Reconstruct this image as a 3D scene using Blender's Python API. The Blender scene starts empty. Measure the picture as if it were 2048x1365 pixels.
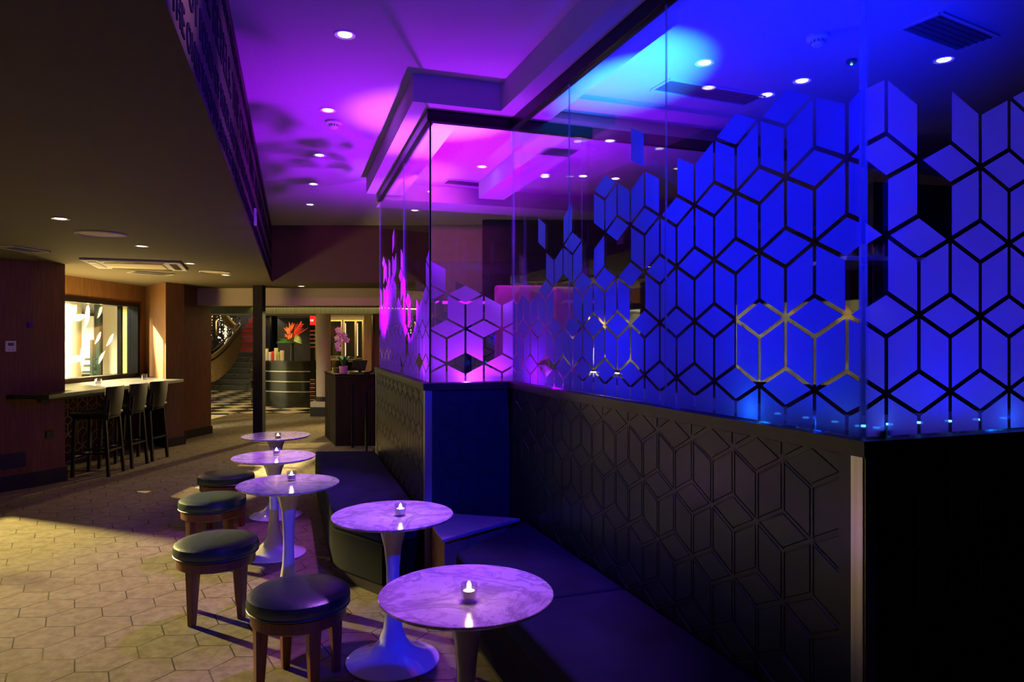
import bpy, bmesh, math, random
from mathutils import Vector, Matrix
S = bpy.context.scene
COL = S.collection
R = math.radians
PI = math.pi
random.seed(7)
F = 1400.0
HY = 680.0
CAMZ = 1.6

# ------------------------------------------------------------------ materials
def new_mat(name):
    m = bpy.data.materials.new(name); m.use_nodes = True
    nt = m.node_tree; nt.nodes.clear()
    out = nt.nodes.new('ShaderNodeOutputMaterial')
    return m, nt, out

class NX:
    """tiny math-node expression builder"""
    def __init__(s, nt): s.nt = nt
    def m(s, op, a, b=None, c=None):
        n = s.nt.nodes.new('ShaderNodeMath'); n.operation = op
        for i, v in enumerate((a, b, c)):
            if v is None: continue
            if isinstance(v, (int, float)): n.inputs[i].default_value = v
            else: s.nt.links.new(v, n.inputs[i])
        return n.outputs[0]
    def add(s, a, b): return s.m('ADD', a, b)
    def sub(s, a, b): return s.m('SUBTRACT', a, b)
    def mul(s, a, b): return s.m('MULTIPLY', a, b)
    def mix(s, f, a, b):
        n = s.nt.nodes.new('ShaderNodeMix'); n.data_type = 'RGBA'
        if isinstance(f, (int, float)): n.inputs[0].default_value = f
        else: s.nt.links.new(f, n.inputs[0])
        for k, v in ((6, a), (7, b)):
            if isinstance(v, tuple): n.inputs[k].default_value = (*v[:3], 1)
            else: s.nt.links.new(v, n.inputs[k])
        return n.outputs[2]
    def coords(s, kind='Object'):
        return s.nt.nodes.new('ShaderNodeTexCoord').outputs[kind]
    def pos(s):
        return s.nt.nodes.new('ShaderNodeNewGeometry').outputs['Position']
    def mapping(s, v, scale=(1,1,1), rot=(0,0,0)):
        n = s.nt.nodes.new('ShaderNodeMapping')
        n.inputs['Scale'].default_value = scale; n.inputs['Rotation'].default_value = rot
        s.nt.links.new(v, n.inputs['Vector']); return n.outputs[0]
    def noise(s, v, scale, detail=3, rough=.5, dist=0):
        n = s.nt.nodes.new('ShaderNodeTexNoise')
        n.inputs['Scale'].default_value = scale; n.inputs['Detail'].default_value = detail
        n.inputs['Roughness'].default_value = rough; n.inputs['Distortion'].default_value = dist
        s.nt.links.new(v, n.inputs['Vector']); return n.outputs['Fac']
    def ramp(s, f, stops):
        n = s.nt.nodes.new('ShaderNodeValToRGB'); cr = n.color_ramp
        while len(cr.elements) < len(stops): cr.elements.new(.5)
        for e, (p, c) in zip(cr.elements, stops):
            e.position = p; e.color = (*c, 1) if isinstance(c, tuple) else (c, c, c, 1)
        s.nt.links.new(f, n.inputs[0]); return n.outputs[0]

def principled(nt, out, color=(.8,.8,.8), rough=.5, metal=0, spec=.5, bump=None, bstr=.3, coat=0, bdist=.01):
    p = nt.nodes.new('ShaderNodeBsdfPrincipled')
    if isinstance(color, tuple): p.inputs['Base Color'].default_value = (*color, 1)
    else: nt.links.new(color, p.inputs['Base Color'])
    if isinstance(rough, (int, float)): p.inputs['Roughness'].default_value = rough
    else: nt.links.new(rough, p.inputs['Roughness'])
    p.inputs['Metallic'].default_value = metal
    p.inputs['Specular IOR Level'].default_value = spec
    p.inputs['Coat Weight'].default_value = coat
    if bump is not None:
        b = nt.nodes.new('ShaderNodeBump'); b.inputs['Strength'].default_value = bstr
        b.inputs['Distance'].default_value = bdist
        nt.links.new(bump, b.inputs['Height']); nt.links.new(b.outputs[0], p.inputs['Normal'])
    nt.links.new(p.outputs[0], out.inputs['Surface'])
    return p

def mk(name, color, rough=.5, metal=0, spec=.5, nscale=0, namt=.15, bstr=.0, coat=0, stretch=(1,1,1)):
    m, nt, out = new_mat(name); x = NX(nt)
    if nscale:
        v = x.mapping(x.coords(), stretch)
        f = x.noise(v, nscale, 4)
        dark = tuple(c*(1-namt) for c in color); lite = tuple(min(1, c*(1+namt)) for c in color)
        c = x.mix(x.ramp(f, [(.3, 0.0), (.7, 1.0)]), dark, lite)
        principled(nt, out, c, rough, metal, spec, f if bstr else None, bstr, coat)
    else:
        principled(nt, out, color, rough, metal, spec, None, .3, coat)
    return m

def emis(name, color, strength):
    m, nt, out = new_mat(name)
    e = nt.nodes.new('ShaderNodeEmission'); e.inputs[0].default_value = (*color, 1); e.inputs[1].default_value = strength
    nt.links.new(e.outputs[0], out.inputs['Surface']); return m

def thin_glass(name, tint=(1,1,1), ior=1.5, rough=0.0, base=0.0):
    m, nt, out = new_mat(name)
    t = nt.nodes.new('ShaderNodeBsdfTransparent'); t.inputs[0].default_value = (*tint, 1)
    g = nt.nodes.new('ShaderNodeBsdfGlossy'); g.inputs['Roughness'].default_value = rough
    f = nt.nodes.new('ShaderNodeFresnel'); f.inputs[0].default_value = ior
    gm = nt.nodes.new('ShaderNodeNewGeometry'); xx = NX(nt)   # same reflectance from either side of the thin sheet
    nt.links.new(xx.add(xx.mul(gm.outputs['Backfacing'], 1/ior-ior), ior), f.inputs[0])
    mx = nt.nodes.new('ShaderNodeMixShader')
    fac = f.outputs[0]
    if base:
        x = NX(nt); fac = x.m('MINIMUM', x.add(fac, base), 1.0)
    nt.links.new(fac, mx.inputs[0]); nt.links.new(t.outputs[0], mx.inputs[1]); nt.links.new(g.outputs[0], mx.inputs[2])
    nt.links.new(mx.outputs[0], out.inputs['Surface']); return m

def frosted(name, color=(.75,.78,.85), clear=.15, trans=.5):
    m, nt, out = new_mat(name)
    d = nt.nodes.new('ShaderNodeBsdfDiffuse'); d.inputs[0].default_value = (*color, 1)
    t = nt.nodes.new('ShaderNodeBsdfTranslucent'); t.inputs[0].default_value = (*color, 1)
    c = nt.nodes.new('ShaderNodeBsdfTransparent')
    a = nt.nodes.new('ShaderNodeMixShader'); a.inputs[0].default_value = trans
    b = nt.nodes.new('ShaderNodeMixShader'); b.inputs[0].default_value = clear
    nt.links.new(d.outputs[0], a.inputs[1]); nt.links.new(t.outputs[0], a.inputs[2])
    nt.links.new(a.outputs[0], b.inputs[1]); nt.links.new(c.outputs[0], b.inputs[2])
    nt.links.new(b.outputs[0], out.inputs['Surface']); return m

M = {}
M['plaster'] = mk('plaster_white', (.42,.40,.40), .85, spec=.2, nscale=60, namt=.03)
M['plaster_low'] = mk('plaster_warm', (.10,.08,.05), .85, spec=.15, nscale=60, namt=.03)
M['plaster_tan'] = mk('plaster_tan', (.50,.42,.28), .8, spec=.2, nscale=30, namt=.05)
M['wood_wall'] = mk('wood_veneer', (.17,.078,.026), .55, spec=.3, nscale=14, namt=.3, stretch=(6,6,.25))
M['wood_pale'] = mk('pale_wood_veneer', (.46,.30,.12), .5, spec=.3, nscale=12, namt=.2, stretch=(6,6,.25))
M['base_dark'] = mk('dark_skirting', (.018,.014,.012), .45, nscale=20, namt=.3)
M['black_metal'] = mk('black_metal', (.012,.012,.013), .35, metal=.6, nscale=40, namt=.2)
M['ledge'] = mk('black_ledge_lacquer', (.03,.027,.018), .38, spec=.4, nscale=8, namt=.2)
M['shelf'] = mk('ledge_inner_laminate', (.30,.30,.34), .3, spec=.5, nscale=8, namt=.1)
M['panel'] = mk('teal_grey_panel_paint', (.015,.028,.040), .32, spec=.5, nscale=5, namt=.06)
M['bar_top'] = mk('bar_top_lacquer', (.010,.009,.006), .42, spec=.3, nscale=8, namt=.2)
M['steel'] = mk('brushed_steel', (.62,.60,.56), .33, metal=1, nscale=60, namt=.12, stretch=(1,1,.02))
M['leather'] = mk('dark_green_leather', (.012,.042,.028), .36, spec=.6, nscale=55, namt=.2, bstr=.12)
M['leather_black'] = mk('black_leather', (.006,.004,.004), .5, spec=.5, nscale=55, namt=.2, bstr=.1)
M['velvet'] = mk('dark_velvet', (.008,.014,.034), .9, spec=.15, nscale=3.5, namt=.45)
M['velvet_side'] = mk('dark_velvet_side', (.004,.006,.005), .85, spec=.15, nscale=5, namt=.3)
M['stool_wood'] = mk('mahogany', (.16,.05,.018), .38, spec=.5, nscale=10, namt=.3, stretch=(8,8,.6))
M['chair_wood'] = mk('dark_stained_wood', (.010,.006,.004), .3, spec=.5, nscale=12, namt=.3)
M['white_gloss'] = mk('white_lacquer', (.72,.71,.70), .07, spec=.6, nscale=2, namt=.02, coat=.5)
M['wax'] = mk('candle_wax', (.85,.78,.62), .5, nscale=10, namt=.03)
M['white_plastic'] = mk('white_plastic', (.72,.72,.70), .4, nscale=5, namt=.03)
M['grey_plastic'] = mk('grey_plastic', (.10,.10,.10), .4, nscale=5, namt=.05)
M['nosing'] = mk('dark_nosing', (.10,.11,.10), .4, metal=.5, nscale=9, namt=.1)
M['post_paint'] = mk('post_paint', (.012,.010,.010), .75, spec=.15, nscale=9, namt=.2)
M['gold'] = mk('gold_metal', (.75,.55,.25), .3, metal=1, nscale=20, namt=.1)
M['gold_wire'] = mk('pale_gold_wire', (.70,.58,.36), .4, metal=.3, nscale=20, namt=.1)
M['cream'] = mk('cream_stair_plaster', (.58,.43,.20), .6, nscale=9, namt=.18)
M['pink'] = mk('pink_velvet', (.62,.22,.26), .85, spec=.2, nscale=7, namt=.12)
M['wall_pink'] = mk('mauve_plaster', (.40,.33,.33), .85, spec=.2, nscale=15, namt=.05)
M['dark_wall'] = mk('dark_panel', (.03,.026,.035), .55, nscale=6, namt=.3)
M['lobby_black'] = mk('black_lacquer', (.005,.009,.006), .16, spec=.6, nscale=4, namt=.2)
M['green_wood'] = mk('smoked_wood_band', (.05,.055,.03), .3, spec=.5, nscale=7, namt=.5, stretch=(5,1,.2))
M['stair'] = mk('dark_stair', (.02,.022,.02), .25, spec=.6, nscale=9, namt=.3)
M['stair_red'] = mk('red_light_and_stripe', (.30,.006,.006), .4, nscale=9, namt=.2)  # red light on the upper risers painted into the colour; also pillar stripes
M['stand'] = mk('dark_stand_veneer', (.022,.012,.007), .7, spec=.15, nscale=6, namt=.25, stretch=(3,3,.4))
M['marble_side'] = mk('marble_edge', (.42,.36,.38), .3, nscale=20, namt=.1)
M['till'] = mk('till_black', (.012,.012,.012), .3, nscale=10, namt=.1)
M['pot'] = mk('pink_ceramic', (.72,.45,.45), .3, nscale=6, namt=.05)
M['orchid'] = mk('orchid_petal', (.85,.62,.56), .5, nscale=8, namt=.08)
M['leaf'] = mk('green_leaf', (.06,.22,.04), .4, nscale=8, namt=.4)
M['leaf_pale'] = mk('variegated_leaf', (.42,.52,.16), .4, nscale=12, namt=.3)
M['orange'] = mk('orange_bract', (.85,.14,.02), .45, nscale=9, namt=.25)
M['red_petal'] = mk('red_bract', (.62,.03,.02), .45, nscale=9, namt=.25)
M['stem'] = mk('brown_stem', (.10,.08,.03), .6, nscale=9, namt=.2)
M['vase'] = mk('dark_glass_vase', (.01,.015,.012), .08, spec=.8, nscale=3, namt=.1)
M['paper'] = mk('cream_paper', (.75,.66,.45), .6, nscale=9, namt=.1)
M['ink'] = mk('dark_lettering', (.012,.010,.018), .7, spec=.1, nscale=9, namt=.1)
M['out_wall'] = mk('cream_outside_render', (.85,.80,.60), .8, nscale=5, namt=.03)
M['out_column'] = mk('pale_green_column', (.62,.66,.45), .6, nscale=4, namt=.05)
M['out_dark'] = mk('dark_green_rail', (.02,.07,.04), .4, nscale=5, namt=.1)
M['out_white'] = mk('white_banner', (.82,.85,.82), .7, nscale=5, namt=.03)
M['olive'] = mk('olive_wall', (.48,.42,.12), .8, nscale=5, namt=.05)
M['leaf_orange'] = frosted('leaf_decal_orange', (.85,.55,.28), .45, .8)
M['leaf_cream'] = frosted('leaf_decal_cream', (.9,.9,.62), .35, .8)
M['glass'] = thin_glass('clear_glass', (.96,.97,.97), 1.5)
M['glass_small'] = thin_glass('tumbler_glass', (.86,.88,.92), 1.6, 0.02, .10)
M['frost'] = frosted('frosted_vinyl', (.62,.50,.92), .05, .92)
M['edge'] = frosted('polished_glass_edge', (.4,.55,.9), .75, .5)
M['mirror'] = mk('dark_mirror', (.10,.10,.09), .06, metal=.9, nscale=2, namt=.05)
M['lamp'] = emis('downlight_glow', (1,.86,.68), 9)
M['lamp_cool'] = emis('uplight_glow', (.05,.30,1), 10)
M['flame'] = emis('flame', (1,.62,.25), 30)
M['red_lit'] = emis('red_sign_light', (1,.02,.01), 1.6)
M['white_lit'] = emis('white_sign_light', (1,.75,.6), 2.2)
M['warm_lit'] = emis('warm_mirror_strip', (1,.85,.55), 1.3)
M['green_led'] = emis('green_led', (.1,1,.3), 6)
M['bead_glint'] = emis('crystal_sparkle', (1,.9,.7), 1.6)  # glints on the crystals put in as glow; the beads are no lamps
M['bead'] = mk('crystal_bead', (.14,.12,.08), .08, metal=.8, nscale=9, namt=.2)

def marble():
    m, nt, out = new_mat('white_marble'); x = NX(nt)
    v = x.coords()
    w = x.noise(v, 3.2, 6, .62, 1.2)
    vein = x.m('ABSOLUTE', x.sub(w, .5))
    f1 = x.ramp(vein, [(0, 0.0), (.045, 1.0)])
    w2 = x.noise(v, 9, 5, .7, 1.8)
    f2 = x.ramp(w2, [(.30, 0.0), (.50, 1.0)])
    c1 = x.mix(f1, (.42,.38,.42), (.80,.76,.78))
    c2 = x.mix(f2, (.40,.36,.40), c1)
    principled(nt, out, c2, .16, 0, .5)
    return m
M['marble'] = marble()

def carpet():
    m, nt, out = new_mat('hexagon_carpet'); x = NX(nt)
    pos = x.pos()
    v = x.mapping(pos, (1/.275,)*3, (0, 0, R(-32)))
    sp = nt.nodes.new('ShaderNodeSeparateXYZ'); nt.links.new(v, sp.inputs[0])
    X, Y = sp.outputs[0], sp.outputs[1]
    s3 = math.sqrt(3)
    ax = x.sub(x.m('FLOORED_MODULO', X, 1.0), .5); ay = x.sub(x.m('FLOORED_MODULO', Y, s3), s3/2)
    bx = x.sub(x.m('FLOORED_MODULO', x.sub(X, .5), 1.0), .5); by = x.sub(x.m('FLOORED_MODULO', x.sub(Y, s3/2), s3), s3/2)
    da = x.add(x.mul(ax, ax), x.mul(ay, ay)); db = x.add(x.mul(bx, bx), x.mul(by, by))
    sel = x.m('LESS_THAN', da, db); inv = x.sub(1.0, sel)
    gx = x.add(x.mul(ax, sel), x.mul(bx, inv)); gy = x.add(x.mul(ay, sel), x.mul(by, inv))
    agx = x.m('ABSOLUTE', gx); agy = x.m('ABSOLUTE', gy)
    e = x.sub(.5, x.m('MAXIMUM', agx, x.add(x.mul(agx, .5), x.mul(agy, s3/2))))
    edge = x.m('LESS_THAN', e, .0125)
    # faint yellow spokes
    spk = None
    for a in (90, 210, 330):
        c, s = math.cos(R(a)), math.sin(R(a))
        dt = x.add(x.mul(gx, c), x.mul(gy, s)); cr = x.m('ABSOLUTE', x.sub(x.mul(gx, s), x.mul(gy, c)))
        q = x.mul(x.m('LESS_THAN', cr, .012), x.mul(x.m('GREATER_THAN', dt, .33), 1.0))
        spk = q if spk is None else x.m('MAXIMUM', spk, q)
    n1 = x.noise(pos, .9, 4, .6); n2 = x.noise(pos, 240, 2, .6)
    n3 = x.noise(pos, 14, 5, .7); n4 = x.noise(pos, 1.6, 3, .5)
    base = x.mix(x.ramp(n1, [(.35, 0.0), (.65, 1.0)]), (.20,.165,.095), (.28,.235,.14))
    base = x.mix(x.mul(x.ramp(n3, [(.38, 1.0), (.62, 0.0)]), .75), base, (.13,.105,.06))
    base = x.mix(x.mul(x.ramp(n2, [(.3, 1.0), (.6, 0.0)]), .4), base, (.10,.08,.045))
    c = x.mix(x.mul(spk, .5), base, (.22,.14,.02))
    keep = x.ramp(n4, [(.30, .35), (.5, 1.0)])
    c = x.mix(x.mul(x.mul(edge, keep), .92), c, (.02,.017,.012))
    h = x.add(x.mul(n2, .5), x.mul(n3, .5))
    h = x.sub(h, x.mul(edge, .6))
    principled(nt, out, c, .92, 0, .12, h, .5, 0, .006)
    return m
M['carpet'] = carpet()

def checker():
    m, nt, out = new_mat('checkered_marble_tile'); x = NX(nt)
    v = x.mapping(x.pos(), (1,1,1), (0,0,R(38)))
    c = nt.nodes.new('ShaderNodeTexChecker'); c.inputs['Scale'].default_value = 1.9
    c.inputs['Color1'].default_value = (.78,.70,.52,1); c.inputs['Color2'].default_value = (.012,.012,.012,1)
    nt.links.new(v, c.inputs['Vector'])
    principled(nt, out, c.outputs[0], .22, 0, .5); return m
M['checker'] = checker()

# ------------------------------------------------------------------ mesh helpers
class MB:
    def __init__(s): s.v = []; s.f = []; s.mi = []
    def addf(s, vs, fs, mi=0):
        o = len(s.v); s.v += [tuple(p) for p in vs]
        for f in fs: s.f.append([i+o for i in f]); s.mi.append(mi)
        return s
    def box(s, c, d, rz=0, mi=0, rot=None, taper=1.0):
        x, y, z = d[0]/2, d[1]/2, d[2]/2
        vs = []
        for sz in (-1, 1):
            k = 1.0 if sz > 0 else taper
            for sx, sy in ((-1,-1),(1,-1),(1,1),(-1,1)): vs.append(Vector((sx*x*k, sy*y*k, sz*z)))
        mt = rot if rot is not None else Matrix.Rotation(rz, 3, 'Z')
        vs = [mt @ v + Vector(c) for v in vs]
        return s.addf(vs, [(3,2,1,0),(4,5,6,7),(0,1,5,4),(1,2,6,5),(2,3,7,6),(3,0,4,7)], mi)
    def prism(s, poly, z0, z1, mi=0):
        a = sum(poly[i][0]*poly[(i+1)%len(poly)][1]-poly[(i+1)%len(poly)][0]*poly[i][1] for i in range(len(poly)))
        if a < 0: poly = poly[::-1]
        n = len(poly)
        vs = [(p[0], p[1], z0) for p in poly] + [(p[0], p[1], z1) for p in poly]
        fs = [tuple(range(n))[::-1], tuple(range(n, 2*n))] + [(i, (i+1)%n, n+(i+1)%n, n+i) for i in range(n)]
        return s.addf(vs, fs, mi)
    def lathe(s, prof, seg=32, c=(0,0,0), mi=0, closed=False, sx=1, sy=1):
        o = len(s.v); n = len(prof)
        for r, z in prof:
            for k in range(seg):
                a = 2*PI*k/seg; s.v.append((c[0]+r*sx*math.cos(a), c[1]+r*sy*math.sin(a), c[2]+z))
        for j in range(n-1 if not closed else n):
            j2 = (j+1) % n
            for k in range(seg):
                k2 = (k+1) % seg
                s.f.append([o+j*seg+k, o+j*seg+k2, o+j2*seg+k2, o+j2*seg+k]); s.mi.append(mi)
        if not closed:
            if prof[0][0] > 1e-6: s.f.append([o+k for k in range(seg)][::-1]); s.mi.append(mi)
            if prof[-1][0] > 1e-6: s.f.append([o+(n-1)*seg+k for k in range(seg)]); s.mi.append(mi)
        return s
    def tube(s, pts, r, seg=8, mi=0, r2=None):
        pts = [Vector(p) for p in pts]; n = len(pts); o = len(s.v)
        for i, p in enumerate(pts):
            d = (pts[min(i+1, n-1)] - pts[max(i-1, 0)]).normalized()
            up = Vector((0,0,1)) if abs(d.z) < .95 else Vector((1,0,0))
            a = d.cross(up).normalized(); b = d.cross(a).normalized()
            rr = r if r2 is None else r + (r2-r)*i/(n-1)
            for k in range(seg):
                t = 2*PI*k/seg; s.v.append(tuple(p + a*rr*math.cos(t) + b*rr*math.sin(t)))
        for i in range(n-1):
            for k in range(seg):
                k2 = (k+1) % seg
                s.f.append([o+i*seg+k, o+i*seg+k2, o+(i+1)*seg+k2, o+(i+1)*seg+k]); s.mi.append(mi)
        s.f.append([o+k for k in range(seg)][::-1]); s.mi.append(mi)
        s.f.append([o+(n-1)*seg+k for k in range(seg)]); s.mi.append(mi)
        return s
    def bar(s, a, b, w, h, mi=0):
        """rectangular bar a->b, w horizontal width, h vertical"""
        a, b = Vector(a), Vector(b); d = (b-a); L = d.length; d.normalize()
        up = Vector((0,0,1)) if abs(d.z) < .95 else Vector((0,1,0))
        sx = d.cross(up).normalized(); su = sx.cross(d).normalized()
        mt = Matrix((sx, d, su)).transposed()
        return s.box((a+b)/2, (w, L, h), rot=mt, mi=mi)
    def build(s, name, mats, parent=None, origin=(0,0,0), smooth=False, bevel=0, bseg=2, loc=None, rz=0):
        me = bpy.data.meshes.new(name)
        ox, oy, oz = origin
        me.from_pydata([(v[0]-ox, v[1]-oy, v[2]-oz) for v in s.v], [], s.f)
        if not isinstance(mats, (list, tuple)): mats = [mats]
        for m in mats: me.materials.append(m)
        for p, k in zip(me.polygons, s.mi): p.material_index = k; p.use_smooth = smooth
        me.update(); me.validate()
        o = bpy.data.objects.new(name, me); COL.objects.link(o)
        if parent is not None: o.parent = parent
        if loc is not None: o.location = loc
        o.rotation_euler.z = rz
        if bevel:
            b = o.modifiers.new('bevel', 'BEVEL'); b.width = bevel; b.segments = bseg; b.limit_method = 'ANGLE'; b.angle_limit = R(35)
            o.data.shade_smooth()
            w = o.modifiers.new('wn', 'WEIGHTED_NORMAL'); w.keep_sharp = True
        elif smooth:
            try: o.data.set_sharp_from_angle(angle=R(40))
            except Exception: pass
        return o

def tag(o, label=None, cat=None, group=None, kind=None):
    if label: o['label'] = label
    if cat: o['category'] = cat
    if group: o['group'] = group
    if kind: o['kind'] = kind
    return o
def empty(name, loc=(0,0,0), rz=0):
    o = bpy.data.objects.new(name, None); COL.objects.link(o); o.location = loc; o.rotation_euler.z = rz
    o.empty_display_size = .1
    return o
def struct(name, mb, mat, label=None, **k):
    o = mb.build(name, mat, **k); o['kind'] = 'structure'
    if label: o['label'] = label
    return o
def copy_tree(o, parent=None):
    c = o.copy(); COL.objects.link(c); c.parent = parent
    for ch in [q for q in bpy.data.objects if q.parent == o]: copy_tree(ch, c)
    return c
def part(mb, name, mat, root, **k):
    """mesh written in world coordinates under an unrotated root"""
    return mb.build(name, mat, root, origin=root_loc(root), **k)
def root_loc(root):
    l = Vector((0,0,0)); r = root
    while r is not None: l += Vector(r.location); r = r.parent
    return tuple(l)

# ------------------------------------------------------------------ plan
def unit(a, b):
    d = Vector((b[0]-a[0], b[1]-a[1])); return d.normalized()
uA = Vector((-.2990, .9543)); uC = Vector((.3404, -.9403)); uD = Vector((.9403, .3404))
P_AB = Vector((-.567, 4.587)); P_BC = Vector((-.0136, 4.774)); P_CD = Vector((.997, 1.983))
P_A = P_AB + uA*2.85; P_D = P_CD + uD*3.2
PL = [P_A, P_AB, P_BC, P_CD, P_D]
def offset(pl, d):
    """positive d = towards the inside of the booth"""
    segs = []
    for a, b in zip(pl, pl[1:]):
        u = (b-a).normalized(); n = Vector((-u.y, u.x))   # left normal; travelling A_end->corner the inside lies left
        segs.append((a+n*d, u))
    out = [segs[0][0]]
    for (p, u), (q, w) in zip(segs, segs[1:]):
        den = u.x*w.y-u.y*w.x
        t = ((q-p).x*w.y-(q-p).y*w.x)/den
        out.append(p+u*t)
    L = (pl[-1]-pl[-2]).length
    u = segs[-1][1]; n = Vector((-u.y, u.x))
    out.append(pl[-1]+n*d)
    return out
G = offset(PL, .04)
GA, GAB, GBC, GCD, GD = G
def band(mb, o1, o2, z0, z1, mi=0, pl=PL):
    a = offset(pl, o1); b = offset(pl, o2)
    for i in range(len(pl)-1):
        mb.prism([a[i], a[i+1], b[i+1], b[i]], z0, z1, mi)
    return mb

CEIL = 3.30; LOW = 2.455; LEDGE = 1.314; SOFF = 3.12
def bulk(y): return Vector((-.323-.3125*y, y))

# ------------------------------------------------------------------ floor, ceilings
struct('floor', MB().prism([(-6.05,-4),(6,-4),(6,15.2),(-6.05,15.2)], -.1, 0), M['carpet'], 'beige carpet with a dark hexagon line pattern')
struct('floor_lobby', MB().prism([(-11,15.2),(4,15.2),(4,27),(-11,27)], -.1, .0), M['checker'], 'black and cream checkered lobby floor')
mb = MB(); mb.prism([(-6.2,-4),(6.2,-4),(6.2,10.4),(-6.2,10.4)], CEIL, CEIL+.1)
struct('ceiling', mb, M['plaster'], 'raised white plaster ceiling')
b0, b1 = bulk(-4), bulk(10.4)
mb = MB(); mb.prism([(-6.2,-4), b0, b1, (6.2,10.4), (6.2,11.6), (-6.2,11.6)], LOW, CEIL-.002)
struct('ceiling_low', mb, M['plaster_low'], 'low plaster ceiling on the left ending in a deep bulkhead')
struct('trim_1', MB().prism([(-5.25,11.6),(2,11.6),(2,11.9),(-5.25,11.9)], 2.17, LOW+.1), M['plaster_tan'], 'tan beam over the way into the lobby')
# ceiling bulkhead that follows the glass, with cross beams
mb = MB(); band(mb, -.10, .28, SOFF, CEIL-.001)
struct('trim_2', mb, M['plaster'], 'ceiling bulkhead following the glass screens')
def beam_prism(p, u, L, w, z0, z1):
    n = Vector((-u.y, u.x)); p = Vector(p)
    return MB().prism([p, p+u*L, p+u*L+n*w, p+n*w], z0, z1)
uE = uD
struct('trim_3', beam_prism(offset(PL,.28)[2] + uE*.02 + Vector((0,-.0)), uE, 4.6, .55, SOFF, CEIL-.002), M['plaster'], 'cross beam between the blue and the purple ceiling bays')
struct('trim_4', beam_prism((-1.40,7.55), Vector((.949,.314)), 6.0, .5, SOFF, CEIL-.002), M['plaster'], 'far cross beam of the purple ceiling bay')
struct('trim_5', beam_prism((.27,5.52), Vector((-.299,.954)), 2.1, -.28, SOFF, CEIL-.002), M['plaster'], 'long beam on the right of the purple ceiling bay')
# head rail
mb = MB(); band(mb, .015, .065, 3.045, SOFF-.001)
pe = offset(PL,.04)[2]+uD*.03; ne = Vector((-uD.y,uD.x)); mb.prism([pe-ne*.025, pe+uD*2.4-ne*.025, pe+uD*2.4+ne*.025, pe+ne*.025], 3.045, SOFF-.001)
struct('trim_6', mb, M['black_metal'], 'black head rail above the glass screens')

# ------------------------------------------------------------------ booth: platform, panelled walls, ledge
plat = [PL[0]+Vector((.12,.0)), offset(PL,.10)[1], offset(PL,.10)[2], offset(PL,.10)[3], offset(PL,.10)[4], (6,4.4), (6,10.35), (-.42,10.35), (-.42,9.05), (-1.45,9.05)]
struct('floor_booth', MB().prism([tuple(p) for p in plat], .001, .9), M['dark_wall'], 'raised dark booth floor')

PW, PLN, PR = .129, .168, .06525
PERIOD = 2*(PLN+PR); HALF = PERIOD/2
def tiles(i0, i1, zbase, zmin, zmax):
    """rhombille tiles; even columns have six-arm nodes at zbase + k*PERIOD"""
    for i in range(i0, i1+1):
        for k in range(-4, 8):
            n = zbase + k*PERIOD + (HALF if i % 2 else 0)
            if n < zmin-.4 or n > zmax+.4: continue
            yield 'R', i, n, [(i,n),(i+1,n+PR),(i+1,n+PR+PLN),(i,n+PLN)]
            yield 'F', i, n, [(i,n-PLN),(i+1,n-PR-PLN),(i+1,n-PR),(i,n)]
            yield 'T', i+1, n, [(i,n),(i+1,n-PR),(i+2,n),(i+1,n+PR)]
def inset(poly, d):
    n = len(poly); out = []
    for k in range(n):
        a, b, c = Vector(poly[k-1]), Vector(poly[k]), Vector(poly[(k+1) % n])
        u = (b-a).normalized(); w = (c-b).normalized()
        nu = Vector((-u.y, u.x)); nw = Vector((-w.y, w.x))
        p = a+nu*d; q = b+nw*d; den = u.x*w.y-u.y*w.x
        if abs(den) < 1e-6: out.append(tuple(b+nu*d)); continue
        t = ((q-p).x*w.y-(q-p).y*w.x)/den; out.append(tuple(p+u*t))
    return out
def clip(poly, ax, val, keep_gt):
    out = []; n = len(poly)
    for k in range(n):
        a, b = poly[k], poly[(k+1) % n]
        ia = (a[ax] >= val) == keep_gt or a[ax] == val; ib = (b[ax] >= val) == keep_gt or b[ax] == val
        if ia: out.append(a)
        if ia != ib:
            t = (val-a[ax])/(b[ax]-a[ax]); out.append((a[0]+t*(b[0]-a[0]), a[1]+t*(b[1]-a[1])))
    return out
def clipbox(poly, u0, u1, z0, z1):
    for ax, v, g in ((0,u0,True),(0,u1,False),(1,z0,True),(1,z1,False)):
        poly = clip(poly, ax, v, g)
        if len(poly) < 3: return None
    return poly

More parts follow.
